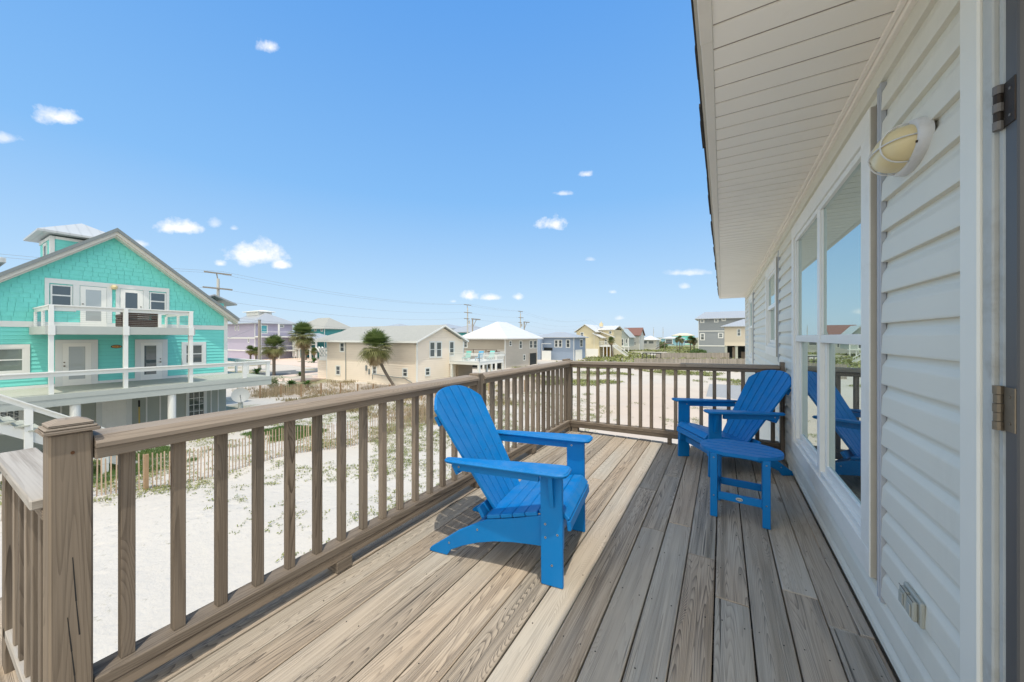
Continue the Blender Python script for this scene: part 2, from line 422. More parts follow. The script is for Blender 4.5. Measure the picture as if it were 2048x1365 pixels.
m_lampb = paint('white enamel lamp body', (.66,.66,.65), .4, .05, 20, .4, (.45,.42,.36))
m_lampg = paint('yellowed frosted glass', (.72,.60,.34), .3, .10, 12)
m_outlet = paint('grey beige outlet plastic', (.40,.41,.36), .5, .08, 12, .3, (.3,.27,.2))

# ------------------------------------------------------------------ ground
GZ = -3.9
def sand_mat():
    m, n, b = newmat('white sand with ground cover')
    geo = N(n, 'ShaderNodeNewGeometry').outputs['Position']
    sep = N(n, 'ShaderNodeSeparateXYZ'); n.links.new(geo, sep.inputs[0])
    big = noise(n, geo, .35, 4, .6); fine = noise(n, geo, 9, 5, .7); tiny = noise(n, geo, 60, 2, .6)
    c = mixc(n, big, (.475,.45,.405), (.54,.515,.475))
    c = mixc(n, M_(n, 'MULTIPLY', M_(n, 'SUBTRACT', fine, .5), 1.2, None, True), c, (.42,.39,.345))
    # pinkish clay sand where cars drive, right of centre
    dx = M_(n, 'DIVIDE', M_(n, 'SUBTRACT', sep.outputs[0], -4.0), 7.0); dy = M_(n, 'DIVIDE', M_(n, 'SUBTRACT', sep.outputs[1], 30.0), 16.0)
    rr = M_(n, 'ADD', M_(n, 'MULTIPLY', dx, dx), M_(n, 'MULTIPLY', dy, dy))
    clay = M_(n, 'MULTIPLY', M_(n, 'SUBTRACT', M_(n, 'ADD', 1.0, M_(n, 'MULTIPLY', M_(n, 'SUBTRACT', big, .5), 1.6)), rr), 1.0, None, True)
    c = mixc(n, M_(n, 'MULTIPLY', clay, .8), c, (.50,.39,.31))
    wm = M_(n, 'MULTIPLY', M_(n, 'SUBTRACT', sep.outputs[1], 8), .04, None, True)
    c = mixc(n, M_(n, 'MULTIPLY', wm, .5), c, (.50,.44,.37))
    # leaf litter specks, thicker farther out
    sp = noise(n, scaled(n, geo, (1, 1, 1)), 5.5, 5, .78)
    far = M_(n, 'MULTIPLY', M_(n, 'SUBTRACT', sep.outputs[1], -4), .02, None, True)
    spk = M_(n, 'MULTIPLY', M_(n, 'SUBTRACT', M_(n, 'ADD', sp, M_(n, 'MULTIPLY', M_(n, 'SUBTRACT', big, .5), .45)), .62), 9, None, True)
    c = mixc(n, M_(n, 'MULTIPLY', spk, .75), c, (.20,.19,.12))
    # green/brown ground cover in patches beyond about 12 m
    pt = noise(n, scaled(n, geo, (1, .6, 1)), .12, 5, .62, .4)
    dist = M_(n, 'SQRT', M_(n, 'ADD', M_(n, 'MULTIPLY', sep.outputs[0], sep.outputs[0]), M_(n, 'MULTIPLY', sep.outputs[1], sep.outputs[1])))
    dm = M_(n, 'MULTIPLY', M_(n, 'SUBTRACT', dist, 18), .02, None, True)
    thr = M_(n, 'SUBTRACT', .585, M_(n, 'MULTIPLY', dm, .06))
    gmask = M_(n, 'MULTIPLY', M_(n, 'SUBTRACT', M_(n, 'ADD', pt, M_(n, 'MULTIPLY', M_(n, 'SUBTRACT', fine, .5), .25)), thr), 9, None, True)
    gmask = M_(n, 'MULTIPLY', gmask, M_(n, 'MULTIPLY', M_(n, 'SUBTRACT', dist, 14), .1, None, True))
    gmask = M_(n, 'MULTIPLY', gmask, M_(n, 'SUBTRACT', 1, M_(n, 'MULTIPLY', clay, 1.5, None, True)))
    gc = mixc(n, noise(n, geo, .8, 3, .6), (.13,.17,.05), (.27,.22,.12))
    c = mixc(n, M_(n, 'MULTIPLY', gmask, .85), c, gc)
    # far dunes, mostly vegetated
    fm = M_(n, 'MULTIPLY', M_(n, 'SUBTRACT', dist, 85), .012, None, True)
    c = mixc(n, M_(n, 'MULTIPLY', fm, M_(n, 'MULTIPLY', M_(n, 'SUBTRACT', noise(n, geo, .06, 5, .65), .36), 5, None, True)), c, (.20,.21,.10))
    n.links.new(c, b.inputs['Base Color']); b.inputs['Roughness'].default_value = .95; b.inputs['Specular IOR Level'].default_value = .1
    dents = N(n, 'ShaderNodeTexVoronoi'); dents.inputs['Scale'].default_value = 2.1; n.links.new(geo, dents.inputs['Vector'])
    dd = M_(n, 'MULTIPLY', M_(n, 'SUBTRACT', .34, dents.outputs['Distance']), -2.4); dd = M_(n, 'MINIMUM', dd, 0.0)
    h = M_(n, 'ADD', M_(n, 'MULTIPLY', noise(n, geo, 1.6, 4, .6), 1.0), M_(n, 'MULTIPLY', noise(n, geo, 14, 4, .6), .22))
    h = M_(n, 'ADD', h, M_(n, 'MULTIPLY', dd, M_(n, 'MULTIPLY', M_(n, 'SUBTRACT', big, .42), 4, None, True)))
    bump(n, b, h, .5, .12)
    return m
m_sand = sand_mat()
def gh(x, y):
    d = math.hypot(x, y)
    if d > 200: return GZ
    k = min(1, max(0, (d - 3) / 6)) * (1 - min(1, d/200))
    return GZ + k * (.10*math.sin(x*.45+1.3)*math.cos(y*.38) + .07*math.sin(x*1.1+y*.8) + .05*math.cos(y*1.3-x*.5))
def ground():
    def axis_vals():
        vs = [i*.8 for i in range(-60, 61)]
        e = 48; s = 1.2
        while e < 6000: e += s; s *= 1.35; vs += [e, -e]
        return sorted(vs)
    xs = [v - 10 for v in axis_vals()]; ys = [v + 20 for v in axis_vals()]
    verts = [(x, y, gh(x, y)) for y in ys for x in xs]; nx = len(xs)
    faces = [(j*nx+i, j*nx+i+1, (j+1)*nx+i+1, (j+1)*nx+i) for j in range(len(ys)-1) for i in range(nx-1)]
    me = bpy.data.meshes.new('ground'); me.from_pydata(verts, [], faces); me.materials.append(m_sand)
    me.polygons.foreach_set('use_smooth', [True]*len(faces)); me.update()
    o = bpy.data.objects.new('ground', me); COL.objects.link(o); o['kind'] = 'structure'
ground()
m_road = speckle('worn asphalt road', (.10,.105,.105), (.15,.155,.15), 8, .9, .01)
def sheet(name, poly, z, mat):
    mb = MB(); mb.prism([(p[0], p[1]) for p in poly], 'z', z - .25, z); o = mb.build(name, mat); o['kind'] = 'structure'; return o
sheet('road', [(-57.5,-80),(-51.5,-80),(-51.5,220),(-57.5,220)], GZ + .06, m_road)
m_pink = speckle('pinkish gravel', (.55,.42,.34), (.66,.54,.45), 4, .95, .02)
sheet('driveway', [(-51,17),(-42.5,17),(-42.5,34),(-51,34)], GZ + .04, m_pink)
m_shade_patch = speckle('dark grey shade patch', (.15,.165,.18), (.42,.42,.41), 9, .95, .03)
sheet('ground_shade_patch', [(-1.2,29.5),(5.5,29.5),(5.5,44.5),(-1.2,44.5)], GZ + .09, m_shade_patch)  # grey sheet on the sand standing in for a building's cast shadow
sheet('front_yard', [(-120,36),(-60,36),(-60,62),(-120,62)], GZ + .05, m_pink)

# ------------------------------------------------------------------ the deck
XW = .56                                   # plane of the wall sheathing
deck = empty('deck', (0, 0, 0), 0, 'weathered board deck in the foreground that carries the blue chairs', 'deck')
def planks(m):
    # board joints read off along the shaded half
    def row(x0, x1, ends):
        for a, b in zip(ends[:-1], ends[1:]):
            j = random.uniform(-.0012, .0012)
            m.box(x0 + j, x1 + j, a + .0015, b - .0015, -.038 + random.uniform(-.001,.001), random.uniform(-.0012, .0012), bev=.0035)
    J = {1:[1.45],0:[1.98],2:[2.2,3.75],3:[2.02],-1:[2.30],-2:[2.62],-3:[2.47,3.5],-4:[3.1],-5:[],-6:[2.38],-7:[3.1],-8:[],-9:[],-10:[],-11:[],-12:[]}
    for k in range(-12, 4):
        x0 = -.032 + .142*k + .003; x1 = -.032 + .142*(k+1) - .003
        e = 4.60 + random.uniform(-.008, .008)
        ends = [-2.4] + sorted(J.get(k, [])) + [e]
        row(x0, x1, ends)
    row(.397, .493, [-2.4, 2.03, 4.6]); row(.499, .545, [-2.4, 1.05, 2.03, 3.9, 4.6])
    row(-1.882, -1.742, [.2, 2.4, 4.6])
part('decking', m_deck, deck, planks)
def rim(m):
    m.box(-1.89, .55, 4.555, 4.593, -.29, -.042); m.box(-1.875, -1.837, .2, 4.555, -.29, -.042)
    for i in range(13): m.box(-1.83, .54, -2.2+i*.41+1.9 if False else -2.3+i*.52, -2.262+i*.52, -.24, -.042)
part('rim_joist', m_rail, deck, rim)
part('under_gap_sheet', m_dark, deck, lambda m: m.box(-1.835, .548, -2.4, 4.553, -.31, -.295))  # dark sheet added below so the gaps between boards look shaded
def nails(m):
    for k in range(-12, 4):
        for yy in [-2.28+.41*i for i in range(17)]:
            for dx in (.03, .108):
                x = -.032+.142*k+dx+random.uniform(-.006,.006); y = yy+random.uniform(-.02,.02)
                if y > 4.55 or y < .9 or random.random() < (.15 if x > -.6 else .55): continue
                m.tube([(x,y,.0002),(x,y,.0016)], .0029, 6)
part('nail_heads', m_dark, deck, nails)
# stilts below, real support
for x, y in ((-1.7,4.3),(-1.7,.4),(.3,4.3)): part('piling', m_rail, deck, lambda m: m.tube([(x,y,GZ-.2),(x,y,-.311)], .12, 12))
# landing one step down, left of the deck
lz = -.18
landing = empty('stair_landing', (-2.4, -.4, lz), 0, 'lower board landing left of the corner post at the left edge', 'landing')
def lp(m):
    for i in range(11): m.box(-.52-.45, .5, .72-.142*(i+1)+.003, .72-.142*i-.003, -.038, 0, bev=.003)
part('decking', m_deck, landing, lp)
part('rim_joist', m_rail, landing, lambda m: (m.box(-1.0, .5, .722, .76, -.28, -.002), m.box(-1.01, -.972, -.8, .72, -.28, -.002)))

# ------------------------------------------------------------------ railings
def baluster(parent, x, y, z0, z1, s=.036):
    part('baluster', m_rail, parent, lambda m: m.box(x-s/2, x+s/2, y-s/2, y+s/2, z0, z1, bev=.002))
rl = empty('deck_railing', (-1.785, 2.4, 0), 0, 'long weathered wood railing along the left side of the deck', 'railing', 'weathered deck railings')
def L(p): return (p[0]+1.785, p[1]-2.4, p[2])
def lbox(m, x0,x1,y0,y1,z0,z1,bev=.003): m.box(x0+1.785, x1+1.785, y0-2.4, y1-2.4, z0, z1, bev=bev)
def topcap(m):
    # routed cap: three ledges on the inner edge, split at the mid post
    for a, b in ((.318, 2.415), (2.505, 4.50)):
        prof = [(-1.867,.889),(-1.867,.918),(-1.860,.925),(-1.752,.925),(-1.746,.919),(-1.741,.919),(-1.735,.911),(-1.730,.911),(-1.725,.903),(-1.725,.889)]
        m.prism([(p[0]+1.785, p[1]) for p in prof], 'y', a-2.4, b-2.4)
part('top_rail', m_cap, rl, topcap)
part('sub_rail', m_rail, rl, lambda m: [lbox(m, -1.835,-1.742, a, b, .85, .887) for a, b in ((.318,2.405),(2.495,4.50))])
part('bottom_rail', m_rail, rl, lambda m: [(lbox(m, -1.835,-1.742, a, b, .104, .142), lbox(m, -1.832,-1.745, a, b, .058, .102)) for a, b in ((.318,2.405),(2.495,4.50))])
ys_ = [.401 + .1362*i for i in range(15)] + [2.565 + .1345*i for i in range(15)]
for y in ys_: baluster(rl, -1.79+1.785+random.uniform(-.002,.002), y-2.4, .1425, .8495)
def post(parent, x0, x1, y0, y1, z0, z1, cap=False, px=(1.785,-2.4)):
    o = part('post', m_post, parent, lambda m: m.box(x0+px[0], x1+px[0], y0+px[1], y1+px[1], z0, z1, bev=.005))
    if cap:
        def c(m):
            cx = (x0+x1)/2+px[0]; cy = (y0+y1)/2+px[1]; h = (x1-x0)/2
            for e, za, zb in ((.014, 0, .011), (.009, .0112, .019), (.002, .0192, .027)):
                m.box(cx-h-e, cx+h+e, cy-h-e, cy+h+e, z1+.0005+za, z1+.0005+zb, bev=.003)
            # bevelled crown
            t = z1+.0277; a = h+.002; b2 = h-.022
            P0 = [Vector((cx+sx*a, cy+sy*a, t)) for sx, sy in ((-1,-1),(1,-1),(1,1),(-1,1))]
            P1 = [Vector((cx+sx*b2, cy+sy*b2, t+.012)) for sx, sy in ((-1,-1),(1,-1),(1,1),(-1,1))]
            for i in range(4):
                j = (i+1) % 4; m.face([P0[i], P0[j], P1[j], P1[i]], [(0,0),(.1,0),(.1,.03),(0,.03)], .3)
            m.face(P1, None, .3)
        part('post_cap', m_cap, o, c)
    return o
def crack_post():
    o = post(rl, -1.829, -1.740, .226, .315, -.30, .947, True)
    def k(m):
        # open drying checks, cut as thin dark slivers 0.3 mm proud of the wood
        for pts in ([(.272,.56),(.279,.42),(.286,.31)], [(.262,.38),(.27,.27),(.276,.19),(.281,.08)], [(.277,.12),(.283,.02),(.289,-.10)]):
            for (a, b) in zip(pts[:-1], pts[1:]):
                w1 = .0011; w2 = .0018
                X = -1.7397+1.785
                m.face([Vector((X,a[0]-2.4-w1,a[1])),Vector((X,b[0]-2.4-w2,b[1])),Vector((X,b[0]-2.4+w2,b[1])),Vector((X,a[0]-2.4+w1,a[1]))][::1], None, .5)
    part('crack', m_dark, o, k)
    def kn(m):
        X = -1.7397+1.785
        m.prism([(.272-2.4+.0045*math.cos(t*math.pi/6), .885+.0055*math.sin(t*math.pi/6)) for t in range(12)], 'x', X-.001, X+.0006)
    part('knot', paint('knot heartwood', (.10,.045,.02), .8), o, kn)
crack_post()
post(rl, -1.829, -1.738, 2.409, 2.491, .0, .941)
post(rl, -1.829, -1.740, 4.505, 4.594, -.30, .938, False)
part('post_cap', m_rail, rl, lambda m: (m.box(-.075, -.03, 2.11, 2.30, .925, .948, bev=.004)))
for y in (1.205, 3.45): part('block', m_post, rl, lambda m, y=y: m.box(-.045, .045, y-.045-2.4, y+.045-2.4, .001, .057, bev=.003))
# far railing, rises 3 cm towards the wall
YR = 4.53
rf = empty('deck_railing', (-.6, YR, 0), 0, 'short weathered wood railing closing the far end of the deck behind the second chair', 'railing', 'weathered deck railings')
def fz(x): return .032 * (x + 1.74) / 2.28
def fbar(m, y0, y1, z0, z1, x0=-1.738, x1=.50):
    M = Matrix.Identity(4); 
    a = Vector((x0+.6, (y0+y1)/2-YR, (z0+z1)/2+fz(x0))); b = Vector((x1+.6, (y0+y1)/2-YR, (z0+z1)/2+fz(x1)))
    m.bar(a, b, y1-y0, z1-z0, bev=.003)
part('top_rail', m_cap, rf, lambda m: (fbar(m, 4.475, 4.612, .889, .925, -1.86, -.36), fbar(m, 4.475, 4.612, .889, .925, -.359, .50)))
part('sub_rail', m_rail, rf, lambda m: fbar(m, 4.492, 4.580, .85, .887))
part('bottom_rail', m_rail, rf, lambda m: (fbar(m, 4.492, 4.580, .104, .142), fbar(m, 4.495, 4.577, .058, .102)))
for i in range(17):
    x = -1.638 + .1303*i + random.uniform(-.003,.003)
    if x > .48: break
    part('baluster', m_rail, rf, lambda m, x=x: m.box(x+.6-.018, x+.6+.018, 4.53-YR-.018, 4.53-YR+.018, .144+fz(x), .848+fz(x), bev=.002))
for i in range(16,17):
    pass
part('post', m_post, rf, lambda m: m.box(.505+.6, .543+.6, 4.49-YR, 4.57-YR, .0, .99, bev=.003))
for x in (-.53,): part('block', m_post, rf, lambda m, x=x: m.box(x+.6-.02, x+.6+.02, 4.50-YR, 4.575-YR, .001, .057+fz(x), bev=.002))
part('block', m_post, rf, lambda m: m.box(-1.72+.6, -1.64+.6, 4.50-YR, 4.575-YR, .001, .057, bev=.002))
# landing railing, one step lower
rs = empty('deck_railing', (-2.3, .27, lz), 0, 'lower railing with bleached cap running off left behind the corner post', 'railing', 'weathered deck railings')
part('top_rail', m_bleach, rs, lambda m: m.box(-.41, .469, -.068, .048, .888, .920, bev=.004))
part('sub_rail', m_rail, rs, lambda m: m.box(-.41, .469, -.045, .042, .849, .885, bev=.003))
part('bottom_rail', m_bleach, rs, lambda m: m.box(-.36, .469, -.045, .042, .142, .182, bev=.003))
for i in range(5): part('baluster', m_rail, rs, lambda m, i=i: m.box(.36-.132*i-.018, .36-.132*i+.018, -.038, -.002, .1825, .8485, bev=.002))
part('post', m_post, rs, lambda m: m.box(-.400, -.311, -.045, .044, -.1, .848, bev=.004))

# ------------------------------------------------------------------ own house
YE = 11.72                                 # far corner of the house
ZS = 2.363                                 # soffit underside
own = empty('beach_house', (XW, 6, 0), 0, 'pale grey vinyl sided house wall with a cream soffit at the right edge', 'house')
OX, OY = XW, 6.0
def ob(m, x0,x1,y0,y1,z0,z1,bev=0): m.box(x0-OX, x1-OX, y0-OY, y1-OY, z0, z1, bev=bev)
wins = [(2.02, 3.955, .255, 2.19), (5.02, 6.15, 1.02, 2.155), (8.7, 9.9, .71, 2.14)]
def wallcore(m):
    ob(m, XW+.035, XW+.2, 1.29, YE, GZ, 2.6)
    ob(m, XW+.2, XW+6, YE-.2, YE-.0, GZ, 2.6)
part('wall_core', m_vinyl, own, wallcore)
def siding(m):
    P = .1197; zb = 1.0622 - P*9
    def seg(y0, y1, z0, z1):
        k = 0
        while True:
            b = zb + P*k; k += 1
            if b > ZS + .1: break
            prof = [(-.001, b-.004), (-.0185, b-.003), (-.0195, b+.003), (-.0165, b+.066), (-.0150,b+.072), (-.0045, b+.092), (-.003, b+.098), (-.001, b+P+.003), (.012, b+P+.003), (.012, b-.004)]
            t = b + P
            if t <= z0 + .001 or b >= z1 - .001: continue
            lo, hi = max(b-.004, z0), min(t+.003, z1)
            pp = []
            # clip the profile to the opening
            def clip(poly, z, keep_above):
                out = []
                for i in range(len(poly)):
                    p, q = poly[i], poly[(i+1) % len(poly)]
                    ip = (p[1] >= z) if keep_above else (p[1] <= z); iq = (q[1] >= z) if keep_above else (q[1] <= z)
                    if ip: out.append(p)
                    if ip != iq and abs(q[1]-p[1]) > 1e-9:
                        s = (z-p[1])/(q[1]-p[1]); out.append((p[0]+(q[0]-p[0])*s, z))
                return out
            pp = clip(clip(prof, lo, True), hi, False)
            if len(pp) < 3: continue
            m.prism([(p[0]+XW-OX, p[1]) for p in pp], 'y', y0-OY, y1-OY)
    cuts = [1.385] 
    y = 1.378
    for (a, b, z0, z1) in wins:
        seg(y, a-.062, .03, ZS); seg(a-.062, b, .03, z0-.003); seg(a-.062, b, z1+.003, ZS); y = b
    seg(y, YE-.09, .03, ZS)
    # below the deck, beyond its end
    z = .03
    while z > GZ: 
        z -= P; m.prism([(XW-.001-OX, z), (XW-.016-OX, z+.002), (XW-.003-OX, z+.1), (XW-.001-OX, z+P-.001), (XW+.012-OX, z+P-.001), (XW+.012-OX, z)], 'y', 4.7-OY, YE-.09-OY)
part('siding', m_vinyl, own, siding)
part('corner_trim', m_trim, own, lambda m: (ob(m, XW-.022, XW+.034, YE-.089, YE+.02, GZ, ZS-.002), ))
part('frieze', m_soffit, own, lambda m: (ob(m, XW-.032, XW+.02, 1.2, YE, ZS-.028, ZS-.0005, .002), ob(m, XW-.052, XW-.033, 1.2, YE, ZS-.012, ZS-.0005, .002)))
def soff(m):
    y = 1.4835 - .1255*14
    while y < YE + .3:
        m.prism([(y-OY+.0005, ZS+.009), (y-OY+.0025, ZS), (y+.1255-OY-.0095, ZS), (y+.1255-OY-.0045, ZS+.009), (y+.1255-OY, ZS+.013),(y+.1255-OY, ZS+.016),(y-OY, ZS+.016)], 'x', -.03-OX, XW-OX-.02)
        y += .1255
part('soffit', m_soffit, own, soff)
m_joint_shade = paint('shadowed soffit joint', (.30,.26,.22), .9)  # dark strips set in the soffit grooves in place of their shadow
def sj(m):
    y = 1.4835 - .1255*14; i = 0
    while y < YE + .3:
        ob(m, -.03, XW-.035, y-.0040, y+(.0022 if i % 2 else -.0005), ZS+.0035, ZS+.005); y += .1255; i += 1
part('soffit_joint_shade', m_joint_shade, own, sj)
YN, YF = -.6, YE+.33
part('fascia', m_fascia, own, lambda m: (ob(m, -.073, -.0305, YN, 1.55, ZS-.006, ZS+.09, .002), ob(m, -.071, -.0305, 1.551, YF-.02, ZS-.004, ZS+.09, .002), ob(m, -.031, XW+5, YF-.045, YF-.018, ZS-.004, ZS+.10)))
part('drip_edge', m_trimedge, own, lambda m: ob(m, -.086, -.0735, YN, YF, ZS+.03, ZS+.093))
def roofo(m):
    # courses of shingles with uneven butts on a low pitch
    y = YN
    while y < YF:
        w = random.uniform(.14, .33); y1 = min(y+w, YF)
        e = random.uniform(-.006, .006)
        m.prism([(-.104+e-OX, ZS+.094), (-.104+e-OX, ZS+.112), (5.0-OX, ZS+1.9), (5.0-OX, ZS+1.86)], 'y', y-OY, y1-OY-.002)
        y = y1
part('roof', m_shingle_roof, own, roofo)
# windows of the own house
def window(parent, y0, y1, z0, z1, units, full=True):
    o = part('window', m_trim, parent, lambda m: None) if False else None
    T = .105
    def trim(m):
        x0, x1 = XW-.038, XW+.034
        ob(m, x0, x1, y0, y1, z1-T, z1, .002); ob(m, x0, x1, y0, y1, z0, z0+T, .002)
        ob(m, x0, x1, y0, y0+T, z0+T+.0005, z1-T-.0005, .002); ob(m, x0, x1, y1-T, y1, z0+T+.0005, z1-T-.0005, .002)
    w = part('window', m_trim, parent, trim)
    def sideedge(m): ob(m, XW-.034, XW+.033, y0-.0035, y0-.0005, z0+.002, z1-.002)
    part('trim_edge', m_trimedge, w, sideedge)
    def jc(m):
        ob(m, XW-.021, XW-.002, y0-.060, y0-.048, z0-.06, z1+.06, .002); ob(m, XW-.0245, XW-.016, y0-.048, y0-.034, z0-.05, z1+.05, .003)
    part('channel', m_jch, w, jc)
    part('channel_gap', m_dark, w, lambda m: ob(m, XW-.008, XW+.0, y0-.033, y0-.005, z0, z1))
    a, b = y0+T, y1-T; n = units; wd = (b-a)/n
    zm = 1.238 if z0 < .5 else (z0+z1)/2+.05
    for i in range(n):
        ya, yb = a+wd*i, a+wd*(i+1)
        def fr(m):
            f = .034
            x0, x1 = XW-.028, XW+.045
            e = .0006
            ob(m, x0, x1, ya+e, ya+f, z0+T+e, z1-T-e, .002); ob(m, x0, x1, yb-f, yb-e, z0+T+e, z1-T-e, .002)
            ob(m, x0, x1, ya+f+e, yb-f-e, z1-T-f, z1-T-e, .002); ob(m, x0+.004, x1, ya+f+e, yb-f-e, z0+T+e, z0+T+f, .002)
            # lower sash set back
            s = .045; xs = XW-.002
            ob(m, xs, xs+.03, ya+f+.001, ya+f+s, z0+T+f+.001, zm-.031, .002); ob(m, xs, xs+.03, yb-f-s, yb-f-.001, z0+T+f+.001, zm-.031, .002)
            ob(m, xs, xs+.03, ya+f+s+e, yb-f-s-e, z0+T+f+.001, z0+T+f+.05, .002)
            # meeting rail and upper sash
            ob(m, XW-.024, XW+.03, ya+f+.001, yb-f-.001, zm-.03, zm+.02, .002)
            ob(m, XW-.018, XW-.004, ya+f+.001, ya+f+.022, zm+.021, z1-T-f-.001, .002); ob(m, XW-.018, XW-.004, yb-f-.022, yb-f-.001, zm+.021, z1-T-f-.001, .002)
        fo = part('sash_frame', m_vwhite, w, fr)
        part('pane', m_glass, fo, lambda m: (ob(m, XW-.010, XW-.007, ya+.05, yb-.05, zm+.01, z1-T-.03), ob(m, XW+.010, XW+.013, ya+.06, yb-.06, z0+T+.06, zm-.03)))
    return w
window(own, *wins[0], 2)
window(own, *wins[1], 1)
window(own, *wins[2], 1)
# door casing, jamb, hinges and the open door at the right edge
dcase = part('door_casing', m_doorcase, own, lambda m: (ob(m, XW-.035, XW+.034, 1.300, 1.377, -.03, 2.36, .004)))
djamb = part('door_jamb', m_jamb, own, lambda m: (ob(m, .532, XW+.12, 1.262, 1.2995, -.03, 2.30, .003), ob(m, .541, XW+.1, 1.243, 1.2615, -.03, 2.29, .003)))
doorp = part('door', m_door, own, lambda m: (ob(m, .541, XW+.95, 1.200, 1.240, .01, 2.25, .003)))
for zc, mt, mt2 in ((1.756, paint('weathered hinge knuckle', (.16,.15,.14), .6, .4, 40), m_rust), (1.085, m_brass, m_brass)):
    def kn(m, zc=zc):
        for i in range(5):
            m.mi_ = i
            m.tube([(.534-OX, 1.246-OY, zc-.05+i*.02+.0006), (.534-OX, 1.246-OY, zc-.05+(i+1)*.02-.0006)], .0075 if i % 2 else .0085, 10, mi=i % 2)
        m.box(.5385-OX, .5407-OX, 1.204-OY, 1.237-OY, zc-.048, zc+.048, mi=1)
        for k in (-.03, .028): m.tube([(.5384-OX, 1.218-OY, zc+k), (.5372-OX, 1.218-OY, zc+k)], .003, 8, mi=0)
    part('hinge', [mt, mt2], doorp, kn)
# wall lamp: oval bulkhead light with guard
yl, zl = 1.69, 1.868
lamp = empty('wall_lamp', (XW-.012, yl, zl), 0, 'oval bulkhead light with yellowed glass and white wire guard on the siding', 'wall lamp')
RY, RZ = .122, .074

def oval(sy, sz, x, n=40): return [Vector((x, sy*math.cos(2*math.pi*k/n), sz*math.sin(2*math.pi*k/n))) for k in range(n)]
def loft(m, rings, capend=True, mi=0, smooth=True):
    for a, b in zip(rings[:-1], rings[1:]):
        n = len(a)
        for k in range(n):
            k2 = (k+1) % n; m.face([a[k], b[k], b[k2], a[k2]], None, .5, smooth, mi)
    if capend: m.face(rings[-1][::-1], None, .5, False, mi)
def lampbody(m):
    loft(m, [oval(RY+.006, RZ+.006, 0), oval(RY+.006, RZ+.006, -.012), oval(RY+.002, RZ+.002, -.030), oval(RY-.006, RZ-.008, -.033), oval(RY-.012, RZ-.016, -.031)], False)
part('lamp_body', m_lampb, lamp, lampbody, True)
def dome(m):
    rings = []
    for i in range(11):
        t = i/10*math.pi/2
        rings.append(oval((RY-.012)*math.cos(t)**.75+.0005, (RZ-.009)*math.cos(t)**.75+.0005, -.026-.074*math.sin(t)))
    loft(m, rings, True)
part('lamp_glass', m_lampg, lamp, dome, True)
def guard(m):
    def arc(fn, n=16): m.tube([fn(i/n) for i in range(n+1)], .0024, 8)
    arc(lambda t: Vector((-.028-.078*math.sin(math.pi*t)**.75, (RY-.007)*math.cos(math.pi*t), 0)))
    for zz in (-.055, .055):
        w = (RZ-.006)*math.sqrt(1-(zz/RY)**2)
        arc(lambda t: Vector((-.028-.071*math.sin(math.pi*t)**.75, zz, w*math.cos(math.pi*t))))
    for k in (0,):
        pass
part('guard', m_lampb, lamp, guard, True)
def scr(m):
    for t in (20, 200): m.tube([(-.032, (RY-.003)*math.cos(math.radians(t)), (RZ-.004)*math.sin(math.radians(t))), (-.0352, (RY-.003)*math.cos(math.radians(t)), (RZ-.004)*math.sin(math.radians(t)))], .004, 8)
part('screw', m_rust, lamp, scr)
# outlet cover
outl = empty('outlet_cover', (XW-.017, 1.665, .375), 0, 'grey weatherproof outlet cover low on the siding beside the door', 'outlet')
part('plate', m_outlet, outl, lambda m: m.box(-.012, 0, -.062, .062, -.038, .040, bev=.003))
part('flip_cover', m_outlet, outl, lambda m: (m.box(-.026, -.0125, -.05, -.006, -.030, .032, bev=.004), m.box(-.026, -.0125, .006, .05, -.030, .032, bev=.004), m.box(-.030, -.0265, -.042, -.014, -.020, .018, bev=.001), m.box(-.030,-.0265,.014,.042,-.020,.018,bev=.001)))
part('cover_slot', m_dark, outl, lambda m: (m.box(-.0262, -.025, -.052, .052, .0325, .0340), ))

